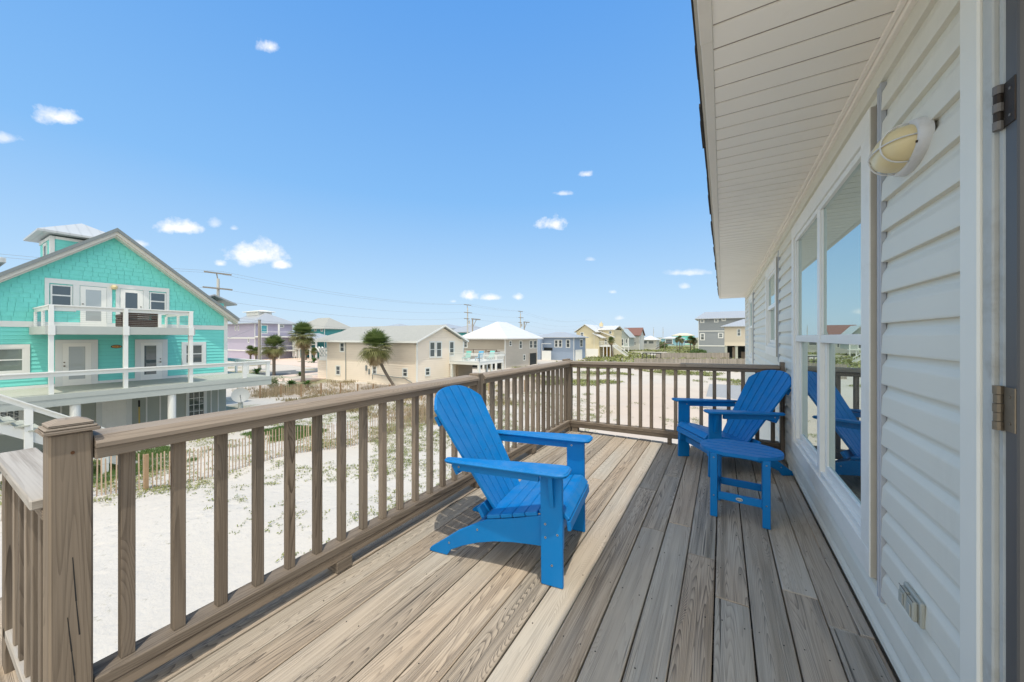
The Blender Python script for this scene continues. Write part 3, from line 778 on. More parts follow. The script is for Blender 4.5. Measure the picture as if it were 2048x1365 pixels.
# ------------------------------------------------------------------ blue adirondack chair
def screw(m, p, nrm, r=.0055):
    p = Vector(p); nrm = Vector(nrm).normalized(); m.tube([p, p+nrm*.0018], r, 10, mi=0); m.tube([p+nrm*.0019, p+nrm*.0024], r*.5, 6, mi=1)
def slatpoly(m, quad_fn, th, nrm, rnd=None): pass
def make_chair():
    root = empty('adirondack_chair')
    HW = .290                         # half distance between the outer faces of the front legs
    T = .021
    # seat profile: x forward (0 = front leg centre), z up
    def seat_z(x): 
        # front edge high, slopes back and down
        return .372 + (x)*.26 if x < 0 else .372 - .9*x*x*8
    # front legs
    for s in (-1, 1):
        def leg(m, s=s):
            y0, y1 = (s*(HW-T), s*HW)
            m.prism([(-.057, 0), (.056, 0), (.052, .568), (-.062, .568)], 'y', min(y0,y1), max(y0,y1))
        o = part('front_leg', m_blue, root, leg)
        bm = bmesh.new(); bm.from_mesh(o.data); bmesh.ops.remove_doubles(bm, verts=bm.verts, dist=1e-5)
        bmesh.ops.bevel(bm, geom=list(bm.edges), offset=.003, segments=2, affect='EDGES'); bm.to_mesh(o.data); bm.free()
        part('screw', [m_steel, m_dark], o, lambda m, s=s: [screw(m, (x, s*HW, z), (0, s, 0)) for x, z in ((-.035,.305),(.028,.262),(-.034,.238),(.0,.105))] + [screw(m, (-.03, s*(HW-T), .545), (0,-s,0))])
        # bracket gusset on the outside under the arm
        part('arm_bracket', m_blue, root, lambda m, s=s: m.prism([(s*(HW+.0005), .568), (s*(HW+.045), .568), (s*(HW+.040), .52), (s*(HW+.012), .40), (s*(HW+.0005), .395)], 'x', -.008, .012))
    # stringers: curved side boards ending in the rear feet
    top = [(.052,.335),(0,.348),(-.10,.322),(-.20,.292),(-.30,.268),(-.36,.255),(-.43,.222),(-.55,.155),(-.66,.075),(-.735,.022)]
    bot = [(-.745,.006),(-.735,0),(-.625,0),(-.60,.036),(-.52,.076),(-.43,.112),(-.33,.140),(-.22,.160),(-.10,.172),(.0,.178),(.052,.180)]
    for s in (-1, 1):
        y0, y1 = (s*(HW-T-.0225), s*(HW-T-.001))
        o = part('side_board', m_blue, root, lambda m: m.prism(top + bot, 'y', min(y0,y1), max(y0,y1)), True)
        bm = bmesh.new(); bm.from_mesh(o.data); bmesh.ops.bevel(bm, geom=[e for e in bm.edges if e.calc_length() > 0 and any(abs((f.normal).y) > .9 for f in e.link_faces)], offset=.003, segments=1, affect='EDGES'); bm.to_mesh(o.data); bm.free()
        part('screw', [m_steel, m_dark], o, lambda m, s=s: [screw(m, (x, s*(HW-T-.001), z), (0, s, 0)) for x, z in ((-.43,.185),(-.61,.075))])
    # seat slats, side to side
    def slat(m, xa, xb, za, zb, hw, th=.02, arc=0):
        n = 10 if arc else 1
        # plank as a bar from left to right with its own tilt
        a = Vector((xa, 0, za)); b = Vector((xb, 0, zb)); d = (b-a).normalized(); nn = Vector((-d.z, 0, d.x))
        if nn.z < 0: nn = -nn
        M = Matrix(((d.x, 0, nn.x, 0), (0, 1, 0, 0), (d.z, 0, nn.z, 0), (0,0,0,1))); M.translation = (a+b)/2
        m.cbox(Vector((0,0,-th/2)), Vector(((b-a).length/2, hw, th/2)), M, .0035)
    prof = [(.085,.318),(.072,.358),(.048,.372),(.010,.371),(-.062,.356),(-.134,.336),(-.206,.316),(-.278,.297),(-.350,.281)]
    seat = part('seat', m_blue, root, lambda m: [
        slat(m, .088,.083,.272,.322,.252), slat(m, .081,.045,.332,.3705,.2525), slat(m, .041,-.012,.3715,.3665,.2525),
        slat(m, -.016,-.082,.3655,.350,.2525), slat(m, -.086,-.152,.349,.332,.272), slat(m, -.156,-.222,.331,.313,.272), slat(m, -.226,-.292,.312,.2955,.272), slat(m, -.296,-.372,.2945,.277,.272)])
    # back: six fanned slats, slightly dished, arched top
    bx0, bz0 = -.352, .262; tilt = Vector((-.43, 0, .70)); BL = .785; bd = tilt.normalized(); bn = Vector((bd.z, 0, -bd.x))
    nS = 6
    def bw(t): return .188 + (.283-.188)*min(1, t*1.2)**.9     # half width along the slat
    def back(m, k):
        u0, u1 = -1 + 2*k/nS, -1 + 2*(k+1)/nS
        g = .0042
        N_ = 14
        def dish(u): return -.030*(1-u*u)
        def P(u, t, th):
            w = bw(t/BL)
            # arched, rounded top
            tt = t
            return Vector((bx0,0,bz0)) + bd*tt + Vector((0,1,0))*(u*w) + bn*(dish(u)*.9 + th)
        def topt(u):
            return BL - .135*(abs(u)**2.8)
        rows = []
        for i in range(N_+1):
            row = []
            for j in range(4):
                u = u0 + (u1-u0)*j/3
                uu = u + (g/.24 if j == 0 else (-g/.24 if j == 3 else 0))
                t = topt(uu)*i/N_
                row.append((P(uu, t, .010), P(uu, t, -.010)))
            rows.append(row)
        for i in range(N_):
            for j in range(3):
                a, b, c, d = rows[i][j], rows[i][j+1], rows[i+1][j+1], rows[i+1][j]
                m.face([a[0], b[0], c[0], d[0]], None, .5, False); m.face([d[1], c[1], b[1], a[1]], None, .5, False)
            for j, fl in ((0, 1), (3, 0)):
                a, d = rows[i][j], rows[i+1][j]
                q = [a[0], d[0], d[1], a[1]]; m.face(q if fl else q[::-1], None, .5, False)
        for j in range(3):
            a, b = rows[N_][j], rows[N_][j+1]; m.face([a[0], b[0], b[1], a[1]], None, .5, False)
            a, b = rows[0][j], rows[0][j+1]; m.face([b[0], a[0], a[1], b[1]], None, .5, False)
    for k in range(nS):
        o = part('back_slat', m_blue, root, lambda m: back(m, k), True)
        bm = bmesh.new(); bm.from_mesh(o.data); bmesh.ops.recalc_face_normals(bm, faces=bm.faces)
        es = [e for e in bm.edges if len(e.link_faces) == 2 and e.calc_face_angle(0) > .9]
        bmesh.ops.bevel(bm, geom=es, offset=.0028, segments=1, affect='EDGES'); bm.to_mesh(o.data); bm.free()
    def bs(m):
        for k in range(nS):
            u = -1+(2*k+1)/nS
            for t in (.30,):
                p = Vector((bx0,0,bz0)) + bd*(t+.02*(1-u*u)) + Vector((0,1,0))*(u*bw(t/BL)) + bn*(-.030*(1-u*u)*.9+.010)
                m.tube([p, p+bn*.0012], .0030, 8, mi=1)
    part('screw', [m_steel, m_dark], root, bs)
    # back braces
    def brace(m):
        for t, w in ((.045, .25), (.315, .285), (.60, .235)):
            c = Vector((bx0,0,bz0)) + bd*t + bn*(-.052)
            M = Matrix(((bd.x, 0, bn.x, 0), (0,1,0,0), (bd.z, 0, bn.z, 0), (0,0,0,1))); M.translation = c
            m.cbox(Vector((0,0,0)), Vector((.03, w, .011)), M, .002)
    part('back_brace', m_blue, root, brace)
    # arms
    for s in (-1, 1):
        out = [(-.595,.295),(-.605,.312),(-.600,.330),(-.585,.342),(-.54,.349),(-.40,.356),(-.20,.366),(0,.374),(.045,.376),(.075,.370),(.092,.352),(.095,.330),(.092,.262),(.080,.245),(.05,.236),(.0,.236),(-.20,.252),(-.36,.272),(-.50,.283)]
        o = part('armrest', m_blue, root, lambda m, s=s: m.prism([(x, s*y) for x, y in out], 'z', .5685, .5915, Matrix.Translation((0,0,.0)) @ Matrix(((1,0,0,0),(0,1,0,0),(.033,0,1,0),(0,0,0,1))) @ Matrix.Translation((0,0,.002))), True)
        bm = bmesh.new(); bm.from_mesh(o.data)
        es = [e for e in bm.edges if any(abs(f.normal.z) > .9 for f in e.link_faces)]
        bmesh.ops.bevel(bm, geom=es, offset=.007, segments=3, affect='EDGES'); bm.to_mesh(o.data); bm.free()
        for p in o.data.polygons: p.use_smooth = abs(p.normal.z) < .97
        part('arm_rail', m_blue, root, lambda m, s=s: m.prism([(-.063,.566),(-.565,.549),(-.548,.511),(-.063,.520)], 'y', min(s*(HW-.001), s*(HW+.021)) if False else min(s*(HW+.002), s*(HW+.023)), max(s*(HW+.002), s*(HW+.023))))
        part('screw', [m_steel, m_dark], o, lambda m, s=s: screw(m, (-.52, s*(HW+.023), .532), (0, s, 0)))
    part('front_stretcher', m_blue, root, lambda m: (m.box(-.02, .002, -.2335, .2335, .165, .222, bev=.002), ))
    part('rear_stretcher', m_blue, root, lambda m: m.box(-.46, -.438, -.2335, .2335, .13, .19, bev=.002))
    return root
chair1 = make_chair()
chair1.location = (-.772, 1.929, .002); chair1.rotation_euler = (0, 0, math.radians(8.0))
tag(chair1, 'bright blue slatted chair in the sun beside the left railing, side view', 'chair', 'blue slatted armchairs on the deck')
chair2 = copy_tree(chair1)
chair2.location = (-.205, 3.905, .002); chair2.rotation_euler = (0, 0, math.radians(211.4))
tag(chair2, 'blue slatted chair in the shade at the far end, behind the small blue table', 'chair')
# side table
tbl = empty('side_table', (.108, 3.018, .001), math.radians(-3.5), 'small blue oval side table with slatted top standing before the shaded chair', 'side table')
def ttop(m):
    hl, hw = .250, .190; n = 5; g = .0018
    for i in range(n):
        y0 = -hw + 2*hw*i/n + g; y1 = -hw + 2*hw*(i+1)/n - g
        def xe(y): 
            q = abs(y)/hw; return hl - .15*(q**2.6)
        poly = [(xe(y0 + (y1-y0)*k/6), y0 + (y1-y0)*k/6) for k in range(7)] + [(-xe(y0 + (y1-y0)*k/6), y0 + (y1-y0)*k/6) for k in range(6, -1, -1)]
        m.prism(poly, 'z', .438, .460)
o = part('table_top', m_blue, tbl, ttop, True)
bm = bmesh.new(); bm.from_mesh(o.data); bmesh.ops.bevel(bm, geom=[e for e in bm.edges if any(f.normal.z > .9 for f in e.link_faces)], offset=.003, segments=2, affect='EDGES'); bm.to_mesh(o.data); bm.free()
for sx in (-1, 1):
    for sy in (-1, 1):
        def tl(m, sx=sx, sy=sy):
            m.box(sx*.150-.022, sx*.150+.022, sy*.150-.022, sy*.150+.022, 0, .437, bev=.003)
        o = part('leg', m_blue, tbl, tl)
        part('screw', [m_steel, m_dark], o, lambda m: [screw(m, (sx*.150, sy*.172, z), (0, sy, 0), .0045) for z in (.410, .148)])
part('apron', m_blue, tbl, lambda m: (m.box(-.137, .137, -.171, -.151, .395, .4365, bev=.002), m.box(-.137,.137,.151,.171,.395,.4365,bev=.002)) if False else (m.box(-.170,-.152,-.127,.127,.395,.4365,bev=.002), m.box(.152,.170,-.127,.127,.395,.4365,bev=.002)))
for sy in (-1, 1): part('stretcher', m_blue, tbl, lambda m: m.box(-.127, .127, sy*.150-.010, sy*.150+.010, .125, .175, bev=.002))
for sx in (-1, 1): part('stretcher', m_blue, tbl, lambda m: m.box(sx*.150-.010, sx*.150+.010, -.127, .127, .135, .185, bev=.002))
bd_ = part('badge', paint('brushed metal badge', (.62,.60,.55), .35, metallic=.5), tbl, lambda m: m.prism([(.020*math.cos(t*math.pi/10), .150+.011*math.sin(t*math.pi/10)) for t in range(20)], 'y', -.1625, -.1605))
part('badge_mark', m_dark, bd_, lambda m: [m.box(-.012+.006*i, -.009+.006*i, -.1632, -.1627, .146+.001*(i % 2), .153) for i in range(5)])
# ------------------------------------------------------------------ neighbourhood
m_wtrim = paint('white exterior trim', (.72,.73,.70), .55, .05, 2)
m_wtrim2 = paint('cream rake trim', (.62,.60,.53), .6, .05, 2)
m_gdeck = paint('pale grey deck boards', (.40,.42,.36), .8, .12, 4)
m_beam = paint('grey painted beam', (.42,.45,.42), .65, .08, 3)
m_teal = lap('turquoise lap siding', (.19,.68,.61), .185, .2)
m_teal_sh = paint('turquoise shingle paint', (.19,.68,.60), .7, .12, 5)
m_ggr = paint('grey green ground floor panel', (.40,.43,.385), .75, .06, 2)
m_metal = ribbed('galvanised standing seam roof', (.40,.42,.43), 0, .4)
m_metal_y = ribbed('galvanised standing seam roof across', (.46,.48,.48), 1, .4)
m_metal_w = ribbed('white standing seam roof', (.62,.62,.60), 0, .5)
m_metaledge = paint('grey metal roof edge', (.20,.225,.225), .5)
m_wicker = paint('dark brown wicker', (.055,.035,.028), .8, .3, 30)
m_scr = glass('insect screen and glass', (.7,.78,.8), .12, (.045,.055,.06))
m_darkin = paint('dark interior and shade', (.03,.035,.035), .9)

def win(parent, ax, pos, sg, a0, a1, z0, z1, tw=.1, glassm=None, split=True, trimm=None, gw=.05, name='window'):
    """window or glazed opening on a wall plane. ax 'x': wall at x=pos, a = y range; ax 'y': wall at y=pos, a = x range; sg outward side"""
    glassm = glassm or m_scr; trimm = trimm or m_wtrim
    def B(m, p0, p1, q0, q1, r0, r1, bev=0):
        p0, p1 = sorted((pos+sg*p0, pos+sg*p1))
        if ax == 'x': m.box(p0, p1, q0, q1, r0, r1, bev=bev)
        else: m.box(q0, q1, p0, p1, r0, r1, bev=bev)
    def tr(m):
        B(m, 0, .045, a0-tw, a1+tw, z1, z1+tw); B(m, 0, .045, a0-tw, a1+tw, z0-tw, z0)
        B(m, 0, .044, a0-tw, a0, z0+.001, z1-.001); B(m, 0, .044, a1, a1+tw, z0+.001, z1-.001)
    w = wpart(name, trimm, parent, tr)
    g = min(gw, (a1-a0)*.12)
    def sash(m):
        B(m, .004, .034, a0+.001, a0+g, z0+.002, z1-.002); B(m, .004, .034, a1-g, a1-.001, z0+.002, z1-.002)
        B(m, .004, .033, a0+g+.001, a1-g-.001, z1-g, z1-.002); B(m, .004, .033, a0+g+.001, a1-g-.001, z0+.002, z0+g)
        if split: B(m, .004, .033, a0+g+.001, a1-g-.001, (z0+z1)/2-g*.4, (z0+z1)/2+g*.6)
    wpart('sash', trimm, w, sash)
    wpart('pane', glassm, w, lambda m: B(m, .006, .014, a0+g*.5, a1-g*.5, z0+g*.5, z1-g*.5))
    return w
def rx(px1, py1, px2, py2, x):
    A = onx(px1, py1, x); B = onx(px1, py2, x); C = onx(px2, py1, x)
    return min(A.y, C.y), max(A.y, C.y), min(A.z, B.z), max(A.z, B.z)
def ry(px1, py1, px2, py2, y):
    A = ony(px1, py1, y); B = ony(px1, py2, y); C = ony(px2, py1, y)
    return min(A.x, C.x), max(A.x, C.x), min(A.z, B.z), max(A.z, B.z)
def hip(m, x0, x1, y0, y1, z0, z1, inset=None, th=.12, mi=0):
    """hip roof with overhang given by the box; ridge along the longer side"""
    w = min(x1-x0, y1-y0)/2; ins = w if inset is None else inset
    if x1-x0 >= y1-y0: r0 = Vector((x0+ins, (y0+y1)/2, z1)); r1 = Vector((x1-ins, (y0+y1)/2, z1))
    else: r0 = Vector(((x0+x1)/2, y0+ins, z1)); r1 = Vector(((x0+x1)/2, y1-ins, z1))
    c = [Vector(p) for p in ((x0,y0,z0),(x1,y0,z0),(x1,y1,z0),(x0,y1,z0))]
    if x1-x0 >= y1-y0: fs = [[c[0],c[1],r1,r0],[c[1],c[2],r1],[c[2],c[3],r0,r1],[c[3],c[0],r0]]
    else: fs = [[c[0],c[1],r0],[c[1],c[2],r1,r0],[c[2],c[3],r1],[c[3],c[0],r0,r1]]
    for f in fs: m.face(f, None, .5, False, mi)
    b = [p - Vector((0,0,th)) for p in c]
    for i in range(4):
        j = (i+1) % 4; m.face([b[i], b[j], c[j], c[i]], None, .5, False, mi)
    m.face(b[::-1], None, .5, False, mi)
def gable_x(m, x0, x1, y0, y1, z0, z1, th=.14):
    """ridge along x"""
    ym = (y0+y1)/2
    m.prism([(y0,z0),(ym,z1),(y1,z0),(y1,z0-th),(ym,z1-th),(y0,z0-th)], 'x', x0, x1)
def gable_y(m, x0, x1, y0, y1, z0, z1, th=.14):
    xm = (x0+x1)/2
    m.prism([(x0,z0),(xm,z1),(x1,z0),(x1,z0-th),(xm,z1-th),(x0,z0-th)], 'y', y0, y1)

# ---- turquoise house
xf = -26.85; yc0 = -1.2; yc1 = 10.36; yp = 5.55; ZP = 6.74; SL = .816
tq = empty('beach_house', (-32, 5.5, GZ), 0, 'turquoise gabled house with white balconies, nearest house on the left', 'house')
zb0, zb1 = 1.70, 1.955
def tq_wall(m):
    m.box(-38, xf, yc0, yc1, -1.35, 3.0 - .35)
    e = .4
    m.prism([(yp-4.81-.6, ZP-SL*5.41-.25), (yp, ZP-.28), (yc1, ZP-SL*4.81-.28), (yc1, 1.9), (yp-5.4, 1.9)], 'x', -38, xf-.001)
    z = -1.08
    while z < zb0-.02:
        t = min(.185, zb0-z)
        m.prism([(xf+.004, z), (xf+.03, z+.002), (xf+.006, z+t), (xf+.001, z+t), (xf+.001, z)], 'y', yc0, yc1) ; z += .185
wpart('wall', m_teal, tq, tq_wall)
def tq_sh(m):
    z = zb1 + .0; r = 0
    while z < 6.6:
        y = yc0 - 1.0 + random.uniform(0, .3)
        while y < yc1:
            w = random.uniform(.17, .42); dz = random.choice((0, 0, -.025, .02))
            yc = y + w/2
            if z + .1 < ZP - .30 - SL*abs(yc-yp) and y + w < yc1 + .05:
                m.prism([(xf+.004, z+dz), (xf+.026, z+dz), (xf+.008, z+.235), (xf+.004, z+.235)], 'y', max(y+.006, yc0), min(y+w-.006, yc1))
            y += w
        z += .21
wpart('shingle_siding', m_teal_sh, tq, tq_sh)
wpart('belt_trim', m_wtrim, tq, lambda m: (m.box(xf, xf+.05, yc0, yc1+.03, zb0, zb1), m.box(xf-.1, xf+.055, yc1-.12, yc1+.06, -1.1, ZP-SL*4.81-.3), m.box(xf, xf+.05, yc0, yc1, -1.10, -.93)))
def tq_roof(m):
    y0, y1 = yp-7.6, yp+5.28
    for (a, b) in ((y0, yp), (yp, y1)):
        za, zbb = ZP-SL*abs(a-yp), ZP-SL*abs(b-yp)
        m.prism([(a,za),(b,zbb),(b,zbb-.16),(a,za-.16)], 'x', -38.5, -26.28)
wpart('roof', m_metal, tq, tq_roof)
def tq_rake(m):
    for s, e in ((-1, 7.55), (1, 5.24)):
        for (o1, o2, xa, xb) in ((-.165, -.34, -26.45, -26.32), (-.345, -.42, xf+.03, -26.40)):
            p, q = (yp, yp+s*e)
            m.prism([(p, ZP+o1),(q, ZP-SL*e+o1),(q, ZP-SL*e+o2),(p, ZP+o2)], 'x', xa, xb)
wpart('rake_trim', m_wtrim2, tq, tq_rake)
def tq_edge(m):
    for s, e in ((-1, 7.6), (1, 5.29)):
        p, q = (yp, yp+s*e); m.prism([(p, ZP+.01),(q, ZP-SL*e+.01),(q, ZP-SL*e-.165),(p, ZP-.165)], 'x', -26.275, -26.24)
wpart('roof_edge', m_metaledge, tq, tq_edge)
# cupola
def cup(m): m.box(-32.2, -29.5, 3.9, 6.3, 4.2, 6.42)
cu = wpart('cupola', m_teal, tq, cup)
wpart('corner_board', m_wtrim, cu, lambda m: (m.box(-29.62, -29.46, 3.86, 4.02, 4.3, 6.42), m.box(-32.24,-29.7,3.86,3.90,6.25,6.42), m.box(-29.5,-29.46,4.03,6.3,6.28,6.42)))
wpart('roof', m_metal_y, cu, lambda m: hip(m, -32.9, -28.95, 3.42, 6.80, 6.60, 7.55, None, .1))
win(cu, 'x', -29.5, 1, 5.0, 6.0, 5.78, 6.12, .09, None, False)
win(cu, 'y', 3.9, -1, -31.1, -30.4, 4.9, 6.1, .08)
# dormer behind the right slope and the lower roof at the far left
wpart('dormer', m_teal, tq, lambda m: m.box(-34.5, -32, 10.4, 12.2, 2.0, 3.75))
wpart('dormer_roof', m_metal, tq, lambda m: gable_x(m, -35, -31.6, 10.1, 12.9, 3.75, 4.35, .1))
wpart('rear_wing', m_teal, tq, lambda m: m.box(-35.4, -29.3, -2.9, 1.9, GZ-.2, 4.75))
wpart('rear_roof', m_metal_y, tq, lambda m: hip(m, -36, -28.6, -3.5, 2.5, 4.9, 5.9, None, .2))
# openings of the upper floor
grp = rx(89, 556, 338, 620, xf)
top_z, bot_z = onx(89, 556, xf).z, onx(338, 631, xf).z
def up_tr(m):
    m.box(xf+.027, xf+.06, grp[0], grp[1], top_z-.22, top_z)
    for a, b in ((89, 98), (145.5, 159), (213, 223.5), (231, 239), (286, 297.5), (332, 338)):
        y0 = onx(a, 600, xf).y; y1 = onx(b, 600, xf).y; m.box(xf+.027, xf+.058, y0, y1, 1.96 if 150 < a < 290 else bot_z+.2, top_z-.221)
    for a, b in ((98, 145.5), (297.5, 332)):
        y0 = onx(a, 600, xf).y; y1 = onx(b, 600, xf).y; m.box(xf+.027, xf+.057, y0-.1, y1+.1, bot_z, bot_z+.2)
wpart('trim_band', m_wtrim, tq, up_tr)
for a, b in ((100, 144.5), (298.5, 331.5)):
    y0 = onx(a, 600, xf).y; y1 = onx(b, 600, xf).y; win(tq, 'x', xf+.02, 1, y0, y1, bot_z+.22, top_z-.27, .0001, m_scr, True, None, .06)
def door(parent, ax_x, a, b, z0, z1, g0, g1, gm, trimw=.0, gz=(.28, .16), knob=None):
    y0 = onx(a, 600, ax_x).y; y1 = onx(b, 600, ax_x).y
    gy0 = onx(g0, 600, ax_x).y; gy1 = onx(g1, 600, ax_x).y
    d = wpart('door', m_vwhite, parent, lambda m: (m.box(ax_x+.03, ax_x+.055, y0, gy0, z0, z1), m.box(ax_x+.03, ax_x+.055, gy1, y1, z0, z1), m.box(ax_x+.03, ax_x+.0545, gy0+.001, gy1-.001, z0, z0+gz[0]), m.box(ax_x+.03, ax_x+.0545, gy0+.001, gy1-.001, z1-gz[1], z1)))
    wpart('pane', gm, d, lambda m: m.box(ax_x+.032, ax_x+.044, gy0-.01, gy1+.01, z0+gz[0]-.01, z1-gz[1]+.01))
    if knob: 
        ky = onx(knob, 600, ax_x).y; wpart('handle', m_brass, d, lambda m: (m.tube([(ax_x+.056, ky, z0+.95), (ax_x+.11, ky, z0+.95)], .035, 8), m.tube([(ax_x+.056, ky, z0+1.12), (ax_x+.08, ky, z0+1.12)], .03, 8)))
    if trimw:
        wpart('door_trim', m_wtrim, d, lambda m: (m.box(xf+.027, xf+.06, y0-trimw, y0-.002, z0-.03, z1+.16), m.box(xf+.027, xf+.06, y1+.002, y1+trimw, z0-.03, z1+.16), m.box(xf+.027, xf+.059, y0-.001, y1+.001, z1+.003, z1+.16)))
door(tq, xf, 160, 212.5, 1.74, top_z-.24, 171, 202, m_blind, 0, (.3,.16), 165)
door(tq, xf, 240, 285.5, 1.74, top_z-.24, 250, 274.5, m_scr, 0, (.3,.16), 281)
zf = -1.087
door(tq, xf, 124.5, 182, zf+.02, zf+2.05, 137, 170, m_blind, .22, (.3,.17), 128)
door(tq, xf, 281, 324, zf+.02, zf+2.05, 288, 312, m_scr, .22, (.3,.17), 320)
w0 = rx(4, 697, 47.6, 745, xf); win(tq, 'x', xf+.02, 1, w0[0]-.35, w0[1], w0[2], w0[3], .16, glass('window over lowered blind', (.7,.8,.75), .2, (.16,.19,.17)))
w1 = rx(370, 690, 404.8, 728, xf); win(tq, 'x', xf+.02, 1, w1[0], w1[1], w1[2], w1[3], .16)
# upper balcony
XB = -23.4
yb0, yb1 = onx(89, 650, XB).y, onx(388, 650, XB).y
py_ = [(onx(a, 650, XB).y, onx(b, 650, XB).y) for a, b in ((96.5,106.5),(246,254.5),(376.5,384))]
balc = wpart('balcony', m_gdeck, tq, lambda m: m.box(xf+.06, XB+.1, yb0+.04, yb1-.04, 1.655, 1.70))
wpart('beam', m_beam, balc, lambda m: (m.box(XB+.02, XB+.16, yb0, yb1, 1.36, 1.71), m.box(xf+.06, XB+.019, yb0, yb0+.06, 1.36, 1.70), m.box(xf+.06, XB+.019, yb1-.06, yb1, 1.36, 1.70)))
wpart('ceiling', paint('tan plywood ceiling', (.26,.16,.09), .8), balc, lambda m: m.box(xf+.06, XB-.0, yb0+.07, yb1-.07, 1.37, 1.39))
def b_rail(m):
    a, b = py_[0][0], py_[2][1]
    m.box(XB-.02, XB+.14, a-.02, b+.02, 2.52, 2.565); m.box(XB+.005, XB+.055, a, b, 2.37, 2.519)
    for y in (a+.02, b-.06):
        m.box(xf+.06, XB-.021, y-.02, y+.12, 2.52, 2.565); m.box(xf+.06, XB, y+.02, y+.07, 2.37, 2.519)
wpart('railing', m_wtrim, balc, b_rail)
def b_posts():
    for a, b in ((onx(315.7,620,XB).y, onx(321.5,620,XB).y),):
        wpart('rail_post', m_wtrim, balc, lambda m: m.box(XB+.0, XB+.1, a, b, 1.71, 2.37))
    for y in (py_[0][0]+.02, py_[2][1]-.12):
        for x in (xf+.15, XB-1.6): wpart('rail_post', m_wtrim, balc, lambda m: m.box(x, x+.09, y, y+.09, 1.70, 2.37))
b_posts()
def cables(m):
    for i in range(7):
        z = 1.78+.085*i; m.box(XB+.03, XB+.036, py_[0][0], py_[2][1], z, z+.006, rnd=.5)
        for y in (py_[0][0]+.06, py_[2][1]-.08): m.box(xf+.1, XB, y, y+.006, z, z+.006, rnd=.5)
wpart('cable', m_beam, balc, cables)
for a, b in py_:
    wpart('column', m_wtrim, tq, lambda m: (m.box(XB-.04, XB+.14, a, b, -1.55, 1.355), m.box(XB+.162, XB+.19, a-.03, b+.03, 1.33, 1.74), m.box(XB+.0, XB+.15, a, b, 1.712, 2.519)))
# main deck
yd1 = onx(538, 753.5, XB).y; yd0 = -3.5
dk = wpart('main_deck', m_gdeck, tq, lambda m: [m.box(xf+.06+i*.145, xf+.06+i*.145+.14, yd0, yd1, -1.10, -1.055) for i in range(25)] and [m.box(xf-3, xf+.04, yc1+.08, yd1, -1.10, -1.057)])
wpart('beam', m_beam, dk, lambda m: (m.box(XB+.21, XB+.25, yd0, yd1+.03, -1.26, -1.06), m.box(XB+.20, XB+.235, yd0, yd1+.02, -1.55, -1.265), m.box(xf-3, XB+.2, yd1-.02, yd1+.03, -1.55, -1.06)))
def d_rail(m):
    m.box(XB+.06, XB+.24, yd0, yd1+.05, -.19, -.145); m.box(XB+.12, XB+.17, yd0, yd1, -.35, -.191)
    m.box(xf-3, XB+.055, yd1-.13, yd1+.05, -.19, -.145); m.box(xf-3, XB+.1, yd1-.07, yd1-.02, -.35, -.191)
wpart('railing', m_wtrim, dk, d_rail)
for px in (486.5, 533): 
    y = onx(px, 750, XB).y; wpart('rail_post', m_wtrim, dk, lambda m: m.box(XB+.10, XB+.2, y-.09, y+.09, -1.5, -.191))
for x in (xf+.9, xf-.6, xf-2.2): wpart('rail_post', m_wtrim, dk, lambda m: m.box(x, x+.11, yd1-.11, yd1, -1.05, -.191))
# ground floor
def gf(m): m.box(-38, xf-.002, yc0-2, yc1, GZ-.3, -1.36)
gfw = wpart('ground_floor_wall', m_ggr, tq, gf)
def batt(m):
    for px in (58, 122, 262, 293, 320, 412, 422, 436): 
        y = onx(px, 820, xf).y; m.box(xf-.001, xf+.03, y-.03, y+.03, GZ, -1.5)
wpart('batten', m_wtrim, gfw, batt)
for px in (150, 343, 40-60):
    y = onx(px, 830, XB).y; wpart('column', m_wtrim, tq, lambda m: m.tube([(XB+.05, y, GZ-.3), (XB+.05, y, -1.56)], .155, 16))
y0 = onx(204, 830, xf).y; y1 = onx(252, 830, xf).y
gd = wpart('door', m_vwhite, gfw, lambda m: m.box(xf+.0, xf+.05, y0, y1, GZ+.08, -1.93))
def pan(m):
    for i in (0, 1):
        for (za, zbb) in ((-2.35,-2.05),(-3.05,-2.45),(-3.7,-3.15)):
            ya = y0+.1+i*(y1-y0)/2; m.box(xf+.051, xf+.062, ya, ya+(y1-y0)/2-.17, za, zbb, bev=.008)
wpart('door_panel', m_vwhite, gd, pan)
wpart('door_trim', m_wtrim, gfw, lambda m: (m.box(xf, xf+.055, y0-.2, y0-.004, GZ, -1.8), m.box(xf, xf+.055, y1+.004, y1+.2, GZ, -1.8)))
def paned(parent, px1, py1, px2, py2, nx, nz):
    a0, a1, z0, z1 = rx(px1, py1, px2, py2, xf)
    w = win(parent, 'x', xf, 1, a0, a1, z0, z1, .1, m_scr, False)
    def mun(m):
        for i in range(1, nx): y = a0+(a1-a0)*i/nx; m.box(xf+.015, xf+.036, y-.015, y+.015, z0, z1)
        for i in range(1, nz): z = z0+(z1-z0)*i/nz; m.box(xf+.015, xf+.0355, a0, a1, z-.015, z+.015)
    wpart('muntin', m_wtrim, w, mun)
paned(gfw, 376, 785, 409, 838, 3, 4); paned(gfw, -14, 812, 41, 868, 4, 4)
sign = empty('house_sign', (xf+.035, onx(232.6, 693.6, xf).y, onx(232.6, 693.6, xf).z), 0, 'small oval orange number plaque between the turquoise house doors', 'sign')
part('plate', m_dark, sign, lambda m: m.prism([(.20*math.cos(t*math.pi/12), .085*math.sin(t*math.pi/12)) for t in range(24)], 'x', 0, .012))
part('face', paint('orange glazed plaque', (.62,.30,.07), .4), sign, lambda m: m.prism([(.17*math.cos(t*math.pi/12), .062*math.sin(t*math.pi/12)) for t in range(24)], 'x', .013, .018))
